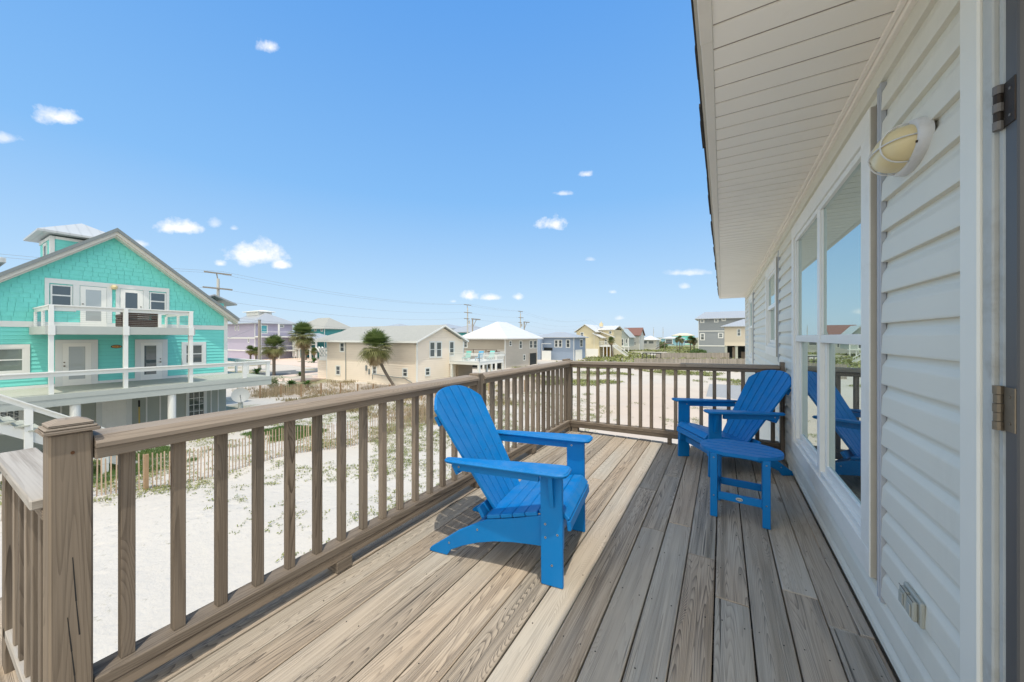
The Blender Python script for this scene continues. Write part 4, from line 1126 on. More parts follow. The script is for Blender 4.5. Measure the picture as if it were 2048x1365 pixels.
part('digit', paint('brown digit', (.16,.06,.02), .5), sign, lambda m: (m.box(.0185, .021, -.10, -.08, -.04, .04), m.box(.0185,.021,-.035,-.01,-.04,.04), m.box(.0185,.021,.04,.11,-.04,-.02), m.box(.0185,.021,.04,.11,.02,.04), m.box(.0185,.0212,.09,.11,-.019,.019)))
pl = empty('porch_light', (xf+.06, onx(227, 574, xf).y, onx(227, 574, xf).z), 0, 'small cream flush light above the gap between the upper doors', 'light')
part('lamp_shade', m_lampg, pl, lambda m: m.tube([(0,0,-.03),(.12,0,-.035),(.16,0,-.06)], [.12,.12,.04], 12))
# sofa on the balcony
sy0, sy1 = onx(236, 640, -24.6).y, onx(315, 640, -24.6).y
sofa = empty('wicker_sofa', (-24.6, (sy0+sy1)/2, 1.702), 0, 'dark brown wicker sofa on the turquoise house upper balcony', 'sofa')
def soff_(m):
    h = (sy1-sy0)/2; m.box(-.42, .42, -h, h, .05, .42, bev=.02)
for nm, fn in (('seat', soff_), ('backrest', lambda m: [m.box(.36, .44, -(sy1-sy0)/2, (sy1-sy0)/2, .43+.10*i, .52+.10*i, bev=.01) for i in range(3)]), ('armrest', lambda m: m.box(-.42, .34, -(sy1-sy0)/2, -(sy1-sy0)/2+.12, .43, .62, bev=.02)), ('armrest', lambda m: m.box(-.42, .34, (sy1-sy0)/2-.12, (sy1-sy0)/2, .43, .62, bev=.02))): part(nm, m_wicker, sofa, fn)
# stairs to the turquoise house's deck, running down to the right
XS = -20.2
def zx(px, py): return onx(px, py, XS)
st = empty('outdoor_stairs', (XS, 3, GZ), 0, 'white wooden stairs with cable rail at the far left, below the turquoise house deck', 'stairs')
A = zx(-60, 777); B = zx(208, 862)
sl = (B.z-A.z)/(B.y-A.y)
def st_rail(m):
    m.bar((XS, A.y, A.z), (XS, B.y, B.z), .05, .15); m.bar((XS+.02, A.y, A.z+.10), (XS+.02, B.y, B.z+.10), .16, .035)
wpart('handrail', m_wtrim, st, st_rail)
for px in (57, 210): 
    p = zx(px, 812); y = p.y; zt = A.z+sl*(y-A.y)
    wpart('newel_post', m_wtrim, st, lambda m: m.box(XS-.06, XS+.06, y-.09, y+.09, GZ-.2 if px > 100 else zt-1.5, zt-.05))
def strg(m):
    for x in (XS-.03, XS-1.3): m.bar((x, A.y, A.z-.98), (x, B.y+.9, B.z-.98+sl*.9), .05, .28)
wpart('stringer', m_wtrim, st, strg)
def treads(m):
    y = A.y
    while y < B.y+.7:
        z = A.z-.84+sl*(y-A.y); m.box(XS-1.35, XS+.10, y, y+.30, z, z+.04); y += .27
wpart('tread', m_gdeck, st, treads)
wpart('cable', m_beam, st, lambda m: [m.bar((XS, A.y, A.z-.2-.11*i), (XS, B.y, B.z-.2-.11*i), .006, .006) for i in range(6)])
# broom on the ground floor wall
p = onx(278, 812, xf+.12)
br = empty('broom', (xf+.15, p.y, GZ), 0, 'yellow handled broom with black top leaning by the ground floor door', 'broom')
part('handle', paint('yellow broom handle', (.50,.38,.12), .6), br, lambda m: m.tube([(.05,0,.3),(.0,0,1.45)], .035, 8))
part('head', m_dark, br, lambda m: (m.box(-.02,.10,-.16,.16,.02,.30), m.tube([(.0,0,1.45),(-.01,0,1.80)], .04, 8)))
# satellite dish
dp = onx(481, 792, -22.6)
dish = empty('satellite_dish', (dp.x, dp.y, GZ), 0, 'grey satellite dish on a stub post beside the turquoise house', 'satellite dish')
def dsh(m):
    rings = []
    T_ = Matrix.Translation((0,0,dp.z-GZ)) @ Matrix.Rotation(math.radians(58), 4, Vector((.5,1,0)).normalized())
    for i in range(7):
        r = .40*i/6 + .001; rings.append([T_ @ Vector((r*1.08*math.cos(2*math.pi*k/24), r*math.sin(2*math.pi*k/24), .45*r*r)) for k in range(24)])
    for a, b in zip(rings[:-1], rings[1:]):
        for k in range(24):
            k2 = (k+1) % 24; m.face([a[k], a[k2], b[k2], b[k]], None, .5, True); 
            o = Vector((0,0,-.012)); m.face([b[k]+o, b[k2]+o, a[k2]+o, a[k]+o], None, .5, True)
part('dish', paint('grey dish paint', (.27,.29,.29), .5), dish, dsh)
part('mast', m_beam, dish, lambda m: (m.tube([(0,0,-.1),(0,0,dp.z-GZ-.25)], .11, 10), m.tube([(0,0,dp.z-GZ-.3),(0,0,dp.z-GZ-.05)], .03, 8)))
part('feed_arm', m_metaledge, dish, lambda m: m.tube([(0,0,dp.z-GZ-.1),(.45,-.2,dp.z-GZ+.0),(.50,-.22,dp.z-GZ+.12)], .018, 6))

# ---- generic neighbours
def simple_house(name_label, cat, x0, x1, y0, y1, zt, wallm, roofm, ridge, roof='hip', over=.6, zw=GZ-.2, rth=.16, corner=True, inset=None, name='beach_house'):
    r = empty(name, ((x0+x1)/2, (y0+y1)/2, GZ), 0, name_label, cat)
    w = wpart('wall', wallm, r, lambda m: m.box(x0, x1, y0, y1, zw, zt))
    if corner: wpart('corner_trim', m_wtrim, r, lambda m: (m.box(x1-.10, x1+.03, y0-.03, y0+.10, zw, zt), m.box(x0-.03, x0+.10, y0-.03, y0+.1, zw, zt), m.box(x1-.1, x1+.03, y1-.1, y1+.03, zw, zt)))
    if roof == 'hip': wpart('roof', roofm, r, lambda m: hip(m, x0-over, x1+over, y0-over, y1+over, zt+.1, ridge, inset, rth))
    elif roof == 'gx':
        wpart('roof', roofm, r, lambda m: gable_x(m, x0-over, x1+over, y0-over, y1+over, zt+.02, ridge, rth))
        wpart('gable', wallm, r, lambda m: m.prism([(y0+.01, zt-.05),(y1-.01, zt-.05),((y0+y1)/2, ridge-rth-.06)], 'x', x0+.01, x1-.001))
    elif roof == 'gy':
        wpart('roof', roofm, r, lambda m: gable_y(m, x0-over, x1+over, y0-over, y1+over, zt+.02, ridge, rth))
        wpart('gable', wallm, r, lambda m: m.prism([(x0+.01, zt-.05),(x1-.01, zt-.05),((x0+x1)/2, ridge-rth-.06)], 'y', y0+.001, y1-.001))
    return r
def wy(par, y, px1, py1, px2, py2, tw=.1, g=None, split=True): 
    a = ry(px1, py1, px2, py2, y); return win(par, 'y', y, -1, a[0], a[1], a[2], a[3], tw, g, split)
def wx(par, x, px1, py1, px2, py2, tw=.1, g=None, split=True):
    a = rx(px1, py1, px2, py2, x); return win(par, 'x', x, 1, a[0], a[1], a[2], a[3], tw, g, split)
def Z2(px, py, ox, oy, s): return ox+px/s, oy+py/s
# peach house
m_peach = lap('peach lap siding', (.82,.72,.595), .235, .9)
m_peach_b = paint('peach painted lap board', (.82,.72,.595), .7, .05, 1.5)
m_peachu = lap('tan peach upper siding', (.68,.60,.50), .20, .45)
px0, px1_, py0, py1 = -42.0, -26.8, 26.6, 34.2
ph = simple_house('peach two-storey house with grey shingle roof beside the leaning palm', 'house', px0, px1_, py0, py1, .82, m_peach, m_asph, 2.62, 'gx', .45)
wpart('upper_siding', m_peachu, ph, lambda m: m.box(px0+.2, px1_-.2, py0-.05, py0, -1.45, .80))
def phl(m):
    z = GZ
    while z < .8:
        if z < -1.5: m.prism([(py0-.002, z), (py0-.034, z+.003), (py0-.008, z+.235), (py0-.002, z+.235)], 'x', px0+.05, px1_-.11)
        if z > -.1 or True:
            m.prism([(px1_+.002, z), (px1_+.034, z+.003), (px1_+.008, z+.235), (px1_+.002, z+.235)], 'y', py0+.11, py1-.1)
        z += .235
wpart('lap_boards', m_peach_b, ph, phl)
wpart('hip_end', m_asph, ph, lambda m: m.prism([(py0-.5,.70),((py0+py1)/2,2.60),(py1+.5,.70)], 'x', px0-2.2, px0-.5) if False else hip(m, px0-2.6, px0+6, py0-.45, py1+.45, .86, 2.58, 3.2, .12))
wpart('rake_trim', m_wtrim, ph, lambda m: (m.prism([(py0-.45,.84),((py0+py1)/2,2.62),((py0+py1)/2,2.42),(py0-.45,.66)], 'x', px1_+.46, px1_+.50), m.prism([(py1+.45,.84),((py0+py1)/2,2.62),((py0+py1)/2,2.42),(py1+.45,.66)], 'x', px1_+.46, px1_+.50), m.box(px0-2.6, px1_+.45, py0-.50, py0-.455, .66, .86), m.tube([(px1_+.08,py0-.05,GZ),(px1_+.08,py0-.05,.7)], .06, 8)))
S2 = (440, 580, 3.938)
for (a, b, c, d) in ((948,418,978,485),(916,600,946,667),(1204,600,1232,662),(1442,622,1475,680)):
    q = Z2(a, b, *S2); r = Z2(c, d, *S2); wy(ph, py0-.05 if b < 500 else py0-.03, q[0], q[1], r[0], r[1], .09)
for (a, b, c, d) in ((1653,413,1690,530),(1705,413,1742,530),(1808,410,1840,520),(1618,620,1650,675)):
    q = Z2(a, b, *S2); r = Z2(c, d, *S2); wx(ph, px1_+.03, q[0], q[1], r[0], r[1], .1)
wpart('landing', m_wtrim, ph, lambda m: (m.box(px0-1.9, px0-.01, py0+.2, py0+1.6, -1.65, -1.2), [m.box(px0-1.9+.3*i, px0-1.82+.3*i, py0+.2, py0+.28, -1.2, -.2) for i in range(7)], m.box(px0-1.9, px0-.01, py0+.18, py0+.30, -.2, -.12)))
wpart('annex', m_peach, ph, lambda m: m.box(px0-2.4, px0, py0+.3, py1-.5, GZ-.2, -1.66))
wpart('downspout', m_metaledge, ph, lambda m: m.tube([(-38.2,py0-.06,-3.8),(-38.2,py0-.06,.6)], .05, 6))
for _b in ((-34.6,-34.4,-2.5,-1.9),(-34.1,-33.95,-2.9,-2.3)): wpart('meter_box', m_metaledge, ph, lambda m: m.box(_b[0],_b[1],py0-.15,py0-.01,_b[2],_b[3]))
wpart('cable_run', m_metaledge, ph, lambda m: (m.tube([(-33.5,py0-.06,-3.4),(-33.5,py0-.08,-2.8),(-31,py0-.08,-2.95),(-28.5,py0-.08,-3.0),(-27.4,py0-.08,-3.4)], .04, 6), ))
wpart('vent_pipe', m_metaledge, ph, lambda m: m.tube([(-37,py0+1.6,1.3),(-37,py0+1.6,1.9)], .05, 8))
# deck of the peach house
dx1 = px1_ + 4.2
dz = onx(898, 722.5, px1_).z
yA, yB = onx(898, 720, px1_).y, py1+2.4
pd = wpart('side_deck', m_wtrim, ph, lambda m: (m.box(px1_+.02, dx1, yA, yB, dz-.32, dz), ))
def pdr(m):
    for (xa, xb, ya, yb) in ((px1_+.1, dx1, yA, yA), (dx1, dx1, yA, yB)):
        L_ = math.hypot(xb-xa, yb-ya); n = int(L_/.14)
        for i in range(n+1):
            x = xa+(xb-xa)*i/n; y = ya+(yb-ya)*i/n; m.box(x-.02, x+.02, y-.02, y+.02, dz+.1, dz+.92)
        m.box(min(xa,xb)-.05, max(xa,xb)+.05, min(ya,yb)-.05, max(ya,yb)+.05, dz+.921, dz+.98); m.box(min(xa,xb)-.03, max(xa,xb)+.03, min(ya,yb)-.03, max(ya,yb)+.03, dz+.03, dz+.099)
wpart('railing', m_wtrim, pd, pdr)
for (x, y) in ((px1_+.3, yA+.12), (dx1-.12, yA+.12), (dx1-.12, (yA+yB)/2), (dx1-.12, yB-.1), (px1_+1.8, yB-.1)): wpart('deck_post', m_wtrim, pd, lambda m: m.box(x-.11, x+.11, y-.11, y+.11, GZ-.1, dz-.321))
wpart('porch_wall', paint('tan porch stucco', (.36,.29,.22), .9), ph, lambda m: m.box(px1_+.03, px1_+.3, yA+1.2, yB-1.0, GZ, dz-.33))
lng = []
for i, (xx, yy, cc, lb) in enumerate(((px1_+1.3, yA+1.5, (.10,.42,.36), 'turquoise lounge chair nearest the wall on the peach house deck'), (px1_+2.3, yA+2.6, (.07,.30,.48), 'blue lounge chair in the middle of the peach house deck'), (px1_+3.1, yA+3.8, (.14,.46,.42), 'turquoise lounge chair at the far end of the peach house deck'))):
    c = empty('lounge_chair', (xx, yy, dz+.002), .3, lb, 'chair', 'lounge chairs on the peach house deck')
    mm = paint('lounge paint %d' % i, cc, .6)
    part('seat', mm, c, lambda m: m.box(-.3,.3,-.6,.5,.32,.38)); part('backrest', mm, c, lambda m: m.bar((0,.5,.36),(0,.95,1.05), .6, .06, up=(0,-1,.6)))
    for a in (-.27,.27): part('leg', mm, c, lambda m: m.box(a-.03,a+.03,-.55,-.47,0,.319))
    for a in (-.27,.27): part('leg', mm, c, lambda m: m.box(a-.03,a+.03,.42,.5,0,.319))
# beige house with white hip roof
m_beige = lap('beige lap siding', (.47,.43,.37), .22, .45)
m_beige2 = lap('tan upper siding in wide panels', (.38,.335,.27), .22, .3)
bx0_, bx1_, by0, by1 = -39.2, -30.6, 50.0, 61.8
bh = simple_house('beige house with bright white pyramid roof behind the peach house', 'house', bx0_, bx1_, by0, by1, .98, m_beige, m_metal_w, 4.05, 'hip', .9, rth=.18)
wpart('upper_siding', m_beige2, bh, lambda m: m.box(bx0_+.1, bx1_-.15, by0-.05, by0, -.72, .95))
S3 = (860, 580, 4.6545)
for (a,b,c,d) in ((738,478,758,520),(832,478,855,545),(928,475,952,542),(965,475,993,542),(868,608,886,655)):
    q = Z2(a,b,*S3); r = Z2(c,d,*S3); wx(bh, bx1_, q[0], q[1], r[0], r[1], .09)
for (a,b,c,d) in ((318,475,346,535),):
    q = Z2(a,b,*S3); r = Z2(c,d,*S3); wy(bh, by0-.05, q[0], q[1], r[0], r[1], .1)
wpart('rear_deck', m_wtrim, bh, lambda m: (m.box(bx0_-1, bx1_+.0, by0-2.6, by0-.06, -1.78, -1.5), [m.box(xx-.12, xx+.12, by0-2.55, by0-2.3, GZ-.1, -1.79) for xx in (bx0_, bx0_+3, bx0_+6, bx1_-.2)]))
wpart('deck_screen', paint('brown deck screen', (.10,.07,.05), .8), bh, lambda m: (m.box(bx0_-1, bx1_-.02, by0-2.5, by0-2.4, -.80, -.72), [m.box(xx-.05, xx+.05, by0-2.5, by0-2.4, -1.5, -.8) for xx in (bx0_, bx0_+2, bx0_+4, bx0_+6.5, bx1_-.1)], m.box(bx1_-2.0, bx1_-.1, by0-2.2, by0-1.4, -1.49, -1.0)))
wpart('carport_shade', m_darkin, bh, lambda m: m.box(bx0_+1, bx1_-.3, by0-.055, by0-.051, GZ, -1.8))  # dark sheet on the wall stands for the shade inside the carport
q = Z2(925,592,*S3); r = Z2(990,705,*S3); a = rx(q[0], q[1], r[0], r[1], bx1_)
wpart('porch_opening', m_darkin, bh, lambda m: (m.box(bx1_+.001, bx1_+.012, a[0]+.05, a[1]-.05, GZ, a[3]),))
wpart('porch_frame', m_beige, bh, lambda m: (m.box(bx1_, bx1_+.1, a[0]-.12, a[0], GZ, a[3]+.12), m.box(bx1_, bx1_+.1, a[1], a[1]+.12, GZ, a[3]+.12)))
# teal lounger-coloured items far left of it omitted; blue-grey house
m_blueh = lap('powder blue lap siding', (.27,.34,.45), .20, .35)
m_metal_g = ribbed('pale grey metal roof', (.36,.38,.395), 0, .5)
blx0, blx1, bly0, bly1 = -37.5, -28.0, 74.6, 82.2
bl = simple_house('powder blue house with grey metal roof right of the white pyramid roof', 'house', blx0, blx1, bly0, bly1, 1.15, m_blueh, m_metal_g, 2.5, 'hip', .7)
for (a_,b,c,d) in ((1163,470,1188,532),(1200,470,1226,532),(1270,468,1300,535)):
    q = Z2(a_,b,*S3); r = Z2(c,d,*S3); wy(bl, bly0, q[0], q[1], r[0], r[1], .12)
for (a_,b,c,d) in ((1397,465,1420,530),):
    q = Z2(a_,b,*S3); r = Z2(c,d,*S3); wx(bl, blx1, q[0], q[1], r[0], r[1], .12)
wpart('bay', m_blueh, bl, lambda m: m.box(blx0-.2, blx0+2.1, bly0-1.6, bly0, GZ-.1, 1.1))
wpart('white_fence', m_wtrim, bl, lambda m: (m.box(blx0+2.3, blx0+4.6, bly0-1.3, bly0-1.2, GZ, -1.8), m.box(blx0+2.3, blx0+4.6, bly0-1.35, bly0-1.15, -.25, -.15), m.box(blx0+2.3, blx0+2.4, bly0-1.3, bly0-1.2, -1.8, -.2)))
wpart('garage_door', m_vwhite, bl, lambda m: m.box(blx1+.01, blx1+.06, bly0+.8, bly1-2.4, GZ, -1.55))
wpart('stairs_shade', m_darkin, bl, lambda m: m.box(blx0+2.3, blx0+4.4, bly0-.04, bly0-.01, -1.75, -1.1))  # dark sheet on the wall in place of shade by the stairs
# yellow house
m_yel = lap('pale yellow lap siding', (.68,.60,.40), .24, .35)
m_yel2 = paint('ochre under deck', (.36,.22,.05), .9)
yl1 = simple_house('pale yellow multi-gabled house with white roof behind the corner of the deck', 'house', -34.2, -29.2, 92.9, 103, 2.7, m_yel, m_metal_w, 4.75, 'gy', .5)
wpart('wing', m_yel, yl1, lambda m: (m.box(-29.2, -25.2, 97, 106, GZ-.2, 3.3), m.box(-29.2, -27.9, 92.8, 97, GZ-.2, 1.0), m.prism([(-29.2,1.0),(-27.9,1.0),(-29.2,2.1)], 'y', 92.85, 97)))
wpart('wing_roof', m_metal_w, yl1, lambda m: (gable_x(m, -29.5, -24.7, 96.3, 106.7, 3.35, 4.5, .2), m.prism([(-29.6,2.4),(-29.6,2.2),(-27.0,.95),(-27.0,1.15)], 'y', 92.3, 97.2), m.prism([(-28.6,2.9),(-28.6,2.7),(-24.8,1.15),(-24.8,1.35)], 'y', 96.0, 97.0)))
wpart('chimney', m_yel, yl1, lambda m: (m.box(-29.4, -28.6, 98, 99, 4.2, 5.15), m.tube([(-29,98.5,5.1),(-29,98.5,5.6)], .15, 8)))
wpart('garage_door', m_vwhite, yl1, lambda m: (m.box(-33.9, -32.2, 92.84, 92.895, GZ, -1.7), m.box(-31.4, -28.1, 92.74, 92.79, GZ, -1.8)))
win(yl1, 'y', 92.9, -1, -33.0, -32.2, 1.4, 2.5, .1); win(yl1, 'y', 97, -1, -26.4, -25.8, 2.2, 2.9, .08, None, False)
yb = wpart('balcony', m_wtrim, yl1, lambda m: (m.box(-27.85, -24.2, 92.9, 96.99, -1.25, -.85), [m.box(-27.8+.3*i, -27.72+.3*i, 92.92, 93.0, -.85, .15) for i in range(13)], m.box(-27.85,-24.2,92.9,93.05,.15,.25)))
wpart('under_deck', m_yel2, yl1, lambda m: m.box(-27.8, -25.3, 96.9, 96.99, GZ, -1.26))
for x in (-26.8,-25.9,-25.0,-24.4): wpart('deck_post', m_wtrim, yb, lambda m: m.box(x-.1, x+.1, 92.95, 93.15, GZ-.1, -1.26))
win(yl1, 'y', 97, -1, -27.6, -27.0, -.6, .6, .1); win(yl1, 'y', 97, -1, -26.5, -25.6, -.8, .9, .1)
stx = empty('outdoor_stairs', (-22.4, 93, GZ), 0, 'white exterior stairs descending right from the yellow house balcony', 'stairs')
wpart('stringer', m_wtrim, stx, lambda m: (m.bar((-24.2,93,-1.1),(-20.6,93,-3.75), .08, .3), m.bar((-24.2,94.3,-1.1),(-20.6,94.3,-3.75), .08, .3)))
wpart('handrail', m_wtrim, stx, lambda m: (m.bar((-24.2,93,-.1),(-20.6,93,-2.75), .1, .14), [m.box(-24.2+.36*i-.03, -24.2+.36*i+.03, 92.97, 93.03, -1.1-.736*.36*i, -.15-.736*.36*i) for i in range(11)]))
wpart('tread', m_gdeck, stx, lambda m: [m.box(-24.2+.24*i, -23.95+.24*i, 93.05, 94.25, -1.15-.177*i, -1.1-.177*i) for i in range(15)])
# grey-green gabled house, red-roofed house, white-roofed house
m_gsd = lap('grey green siding', (.36,.40,.37), .24, .3); m_whs = lap('off white siding', (.56,.56,.52), .24, .3)
m_gmr = ribbed('grey green metal roof', (.42,.46,.44), 0, .5)
def at(px, D): d = ray(px, 675); return Vector((d.x*D, d.y*D, 0))
c1 = at(1232, 128); gh1 = simple_house('small grey house with steep grey gable between yellow and red-roofed houses', 'house', c1.x-.6, c1.x+4.4, c1.y, c1.y+9, 1.2, m_gsd, m_gmr, 4.5, 'gy', .5, zw=-2.0)
wpart('porch', m_wtrim, gh1, lambda m: (m.box(c1.x-.8, c1.x+4.8, c1.y-1.6, c1.y-.01, -2.2, -1.95), [m.box(c1.x-.7+1.3*i, c1.x-.45+1.3*i, c1.y-1.5, c1.y-1.3, GZ-.2, -2.21 if i % 2 else .9) for i in range(5)]))
win(gh1, 'y', c1.y, -1, c1.x+.4, c1.x+2.6, -1.7, .6, .12); win(gh1, 'y', c1.y, -1, c1.x+3.3, c1.x+3.9, -.8, .6, .1)
c2 = at(1249, 140); rr_ = simple_house('white two-storey house with red brown shingle roof', 'house', c2.x-.6, c2.x+5.6, c2.y, c2.y+9, 2.0, m_whs, m_redroof, 5.0, 'gx', .5)
wpart('roof_front', m_redroof, rr_, lambda m: m.prism([(c2.y-.7, 2.0),(c2.y+4.5, 5.05),(c2.y+4.5,4.85),(c2.y-.7,1.8)], 'x', c2.x-1.2, c2.x+6.2))
for (a_, z_) in ((2.6, 1.0), (3.7, 1.0), (2.4, -1.7), (3.7, -1.7)): win(rr_, 'y', c2.y, -1, c2.x+a_, c2.x+a_+.5, z_, z_+1.1, .1)
c3 = at(1284, 150); wh = simple_house('low pale house with white hip roof left of the far utility poles', 'house', c3.x, c3.x+5.6, c3.y, c3.y+8, .1, m_whs, m_metal_w, 2.0, 'hip', .7)
win(wh, 'y', c3.y, -1, c3.x+.6, c3.x+2.0, -1.4, -.3, .1); win(wh, 'y', c3.y, -1, c3.x+2.6, c3.x+4.6, -1.4, -.3, .1)
wst = empty('outdoor_stairs', (c3.x+5.5, c3.y-2, GZ), 0, 'weathered brown stair frame beside the low white-roofed house', 'stairs')
wpart('frame', m_rail, wst, lambda m: (m.bar((c3.x+5.6,c3.y-2,-3.6),(c3.x+9.0,c3.y-2,-1.2), .15, .3), m.bar((c3.x+9.0,c3.y-2,-1.2),(c3.x+12.5,c3.y-2,-1.6), .15, .3), m.bar((c3.x+5.6,c3.y-2,-2.6),(c3.x+9.0,c3.y-2,-.3), .1, .15), m.box(c3.x+8.9,c3.x+9.1,c3.y-2.1,c3.y-1.9,GZ,-.4)))
m_pblue = paint('far pale blue wall', (.22,.42,.50), .7); m_teal2 = lap('deep teal siding', (.06,.30,.31), .3, .3)
c4 = at(1322, 230); fb = simple_house('far pale blue flat-fronted house on the horizon between the palms', 'house', c4.x, c4.x+13, c4.y, c4.y+9, .4, m_pblue, m_metal_w, 1.7, 'hip', .6, zw=-3.9)
win(fb, 'y', c4.y, -1, c4.x+2.8, c4.x+6.6, -2.8, -.1, .25, m_glassd)
c5 = at(1344, 260); fc = simple_house('far cream topped turquoise house seen between the two palm clusters', 'house', c5.x, c5.x+14, c5.y, c5.y+9, 2.4, m_teal, paint('cream flat roof', (.60,.54,.42), .7), 4.2, 'hip', .5)
win(fc, 'y', c5.y, -1, c5.x+8, c5.x+13, -3, -1, .3, m_glassd)
# grey house and cream house at the right
m_gry = lap('blue grey siding', (.27,.295,.315), .26, .35)
gp = at(1397, 112)
ghr = simple_house('tall blue grey three-storey house with ribbed metal roof beyond our house corner', 'house', gp.x, gp.x+16, gp.y, gp.y+12, 6.9, m_gry, m_metal_g, 9.4, 'hip', 1.0, inset=2.5)
wpart('belt_trim', m_wtrim, ghr, lambda m: (m.box(gp.x, gp.x+16, gp.y-.06, gp.y, 3.0, 3.3), m.box(gp.x, gp.x+16, gp.y-.06, gp.y, -1.55, -1.25)))
for (a_,b,c,d) in ((1518,322,1548,350),(1668,315,1700,345),(1748,308,1780,330),(1518,475,1552,538),(1712,470,1752,515)):
    q = Z2(a_,b,1120,580,5.389); r = Z2(c,d,1120,580,5.389); wy(ghr, gp.y, q[0], q[1], r[0], r[1], .2, None, b > 400)
m_crm = paint('pale cream stucco', (.62,.56,.46), .85)
cp = at(1449, 84)
crh = simple_house('cream stucco house on open stilts just left of our house corner', 'house', cp.x, cp.x+8, cp.y, cp.y+9, 3.7, m_crm, m_metal_g, 5.6, 'hip', .8, zw=-.75, corner=False)
q = Z2(1912,425,1120,580,5.389); r = Z2(1945,495,1120,580,5.389); wy(crh, cp.y, q[0], q[1], r[0], r[1], .12)
for x in (cp.x+.3, cp.x+2.4, cp.x+5, cp.x+7.5): 
    for y in (cp.y+.3, cp.y+8): wpart('piling', m_gdeck, crh, lambda m: m.box(x-.25, x+.25, y-.2, y+.2, GZ-.2, -.76))
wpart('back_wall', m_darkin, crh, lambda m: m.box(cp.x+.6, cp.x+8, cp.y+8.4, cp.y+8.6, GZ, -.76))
wpart('storage', m_rail, crh, lambda m: (m.box(cp.x+1.6, cp.x+2.6, cp.y+1, cp.y+2, GZ, -1.1), m.box(cp.x+3.4, cp.x+4.4, cp.y+3, cp.y+4, GZ, -2.2)))
# lilac house
m_lil = lap('lilac siding', (.43,.40,.51), .26, .25)
lx0, lx1, ly0, ly1 = -106, -92, 41, 49.3
lh = simple_house('lilac three-storey house with grey ribbed roof right of the turquoise gable', 'house', lx0, lx1, ly0, ly1, 4.4, m_lil, m_metal_g, 7.2, 'hip', 1.0)
wpart('cupola', m_wtrim, lh, lambda m: (m.box(-103,-97,44,47,6.4,7.5), hip(m, -103.6,-96.4,43.4,47.6,7.6,8.0,None,.15)))
wpart('belt_trim', m_wtrim, lh, lambda m: (m.box(lx0, lx1+.1, ly0-.1, ly0, .9, 1.25), m.box(lx0,lx1+.1,ly0-.1,ly0,-2.0,-1.75)))
for (a_,b,c,d) in ((120,288,126,318),(143,285,149,318),(222,376,229,414)):
    q = Z2(a_,b,*S2); r = Z2(c,d,*S2); wy(lh, ly0, q[0], q[1], r[0], r[1], .12, None, False)
def lpor(m):
    for z in (-1.2, 2.1): m.box(lx1+.0, lx1+2.4, ly0, ly1, z-.9, z-.6); m.box(lx1+2.3, lx1+2.4, ly0, ly1, z+.35, z+.45)
    for y in (ly0+.1, ly0+4, ly1-.1): m.box(lx1+2.15, lx1+2.4, y-.15, y+.15, GZ, 4.3)
wpart('porch', m_wtrim, lh, lpor)
q = Z2(316,280,*S2); r = Z2(370,340,*S2); wx(lh, lx1, q[0], q[1], r[0], r[1], .15, glass('teal glass', (.3,.8,.8), .3, (.03,.22,.24)))
q = Z2(470,280,*S2); r = Z2(500,292,*S2); wx(lh, lx1, q[0], q[1], r[0], r[1], .15, None, False)
wpart('porch_stairs', m_wtrim, lh, lambda m: [m.bar((lx1+2.6,ly1+.5+.8*i,-1.5),(lx1+2.6,ly1+3.5+.8*i,-3.8), .1, .25) for i in range(2)])
# teal house
tx0, tx1, ty0, ty1 = -96, -84, 52.6, 55.6
th = simple_house('deep teal house with pale hip roof between the two upright palms', 'house', tx0, tx1, ty0, ty1+4, 3.3, m_teal2, m_asph, 6.3, 'hip', .9)
for a_ in (750, 803): 
    q = Z2(a_-6,308,*S2); r = Z2(a_+6,324,*S2); wy(th, ty0, q[0], q[1], r[0], r[1], .15, None, False)
wpart('porch', m_wtrim, th, lambda m: (m.box(tx1-6.5, tx1+3, ty0-4, ty0-.01, -1.7, -1.3), m.box(tx1-6.5, tx1+3, ty0-4, ty0-3.9, -.5, -.35), [m.box(tx1-6.4+2.3*i, tx1-6.1+2.3*i, ty0-4, ty0-3.7, GZ, 1.0) for i in range(5)]))
wpart('porch_roof', m_metal_g, th, lambda m: hip(m, tx1-7, tx1+3.6, ty0-4.6, ty0+1, 1.0, 2.2, None, .2))
wpart('porch_stairs', m_wtrim, th, lambda m: [m.bar((tx1+3+i*1.2,ty0-4,-1.0),(tx1+6+i*1.2,ty0-4,-3.3), .2, .3) for i in range(3)])
# roofs glimpsed behind the peach house
for (px, D, w, zt, zr, lab, wm) in ((770, 105, 11, 3.6, 5.4, 'house showing only its grey hip roof above the peach house ridge', m_gsd), (820, 125, 9, 3.4, 5.6, 'far house with pale low roof above the middle of the peach ridge', m_whs), (872, 118, 11, 4.0, 5.9, 'far house with pale roof above the right end of the peach ridge', m_whs), (922, 100, 9, 2.6, 5.0, 'teal walled house with grey hip roof behind the utility pole', m_teal2), (968, 130, 7, 3.0, 5.2, 'distant house with faint grey roof left of the white pyramid roof', m_gsd)):
    c = at(px, D); simple_house(lab, 'house', c.x-w/2, c.x+w/2, c.y, c.y+w, zt, wm, m_metal_g, zr, 'hip', .8)

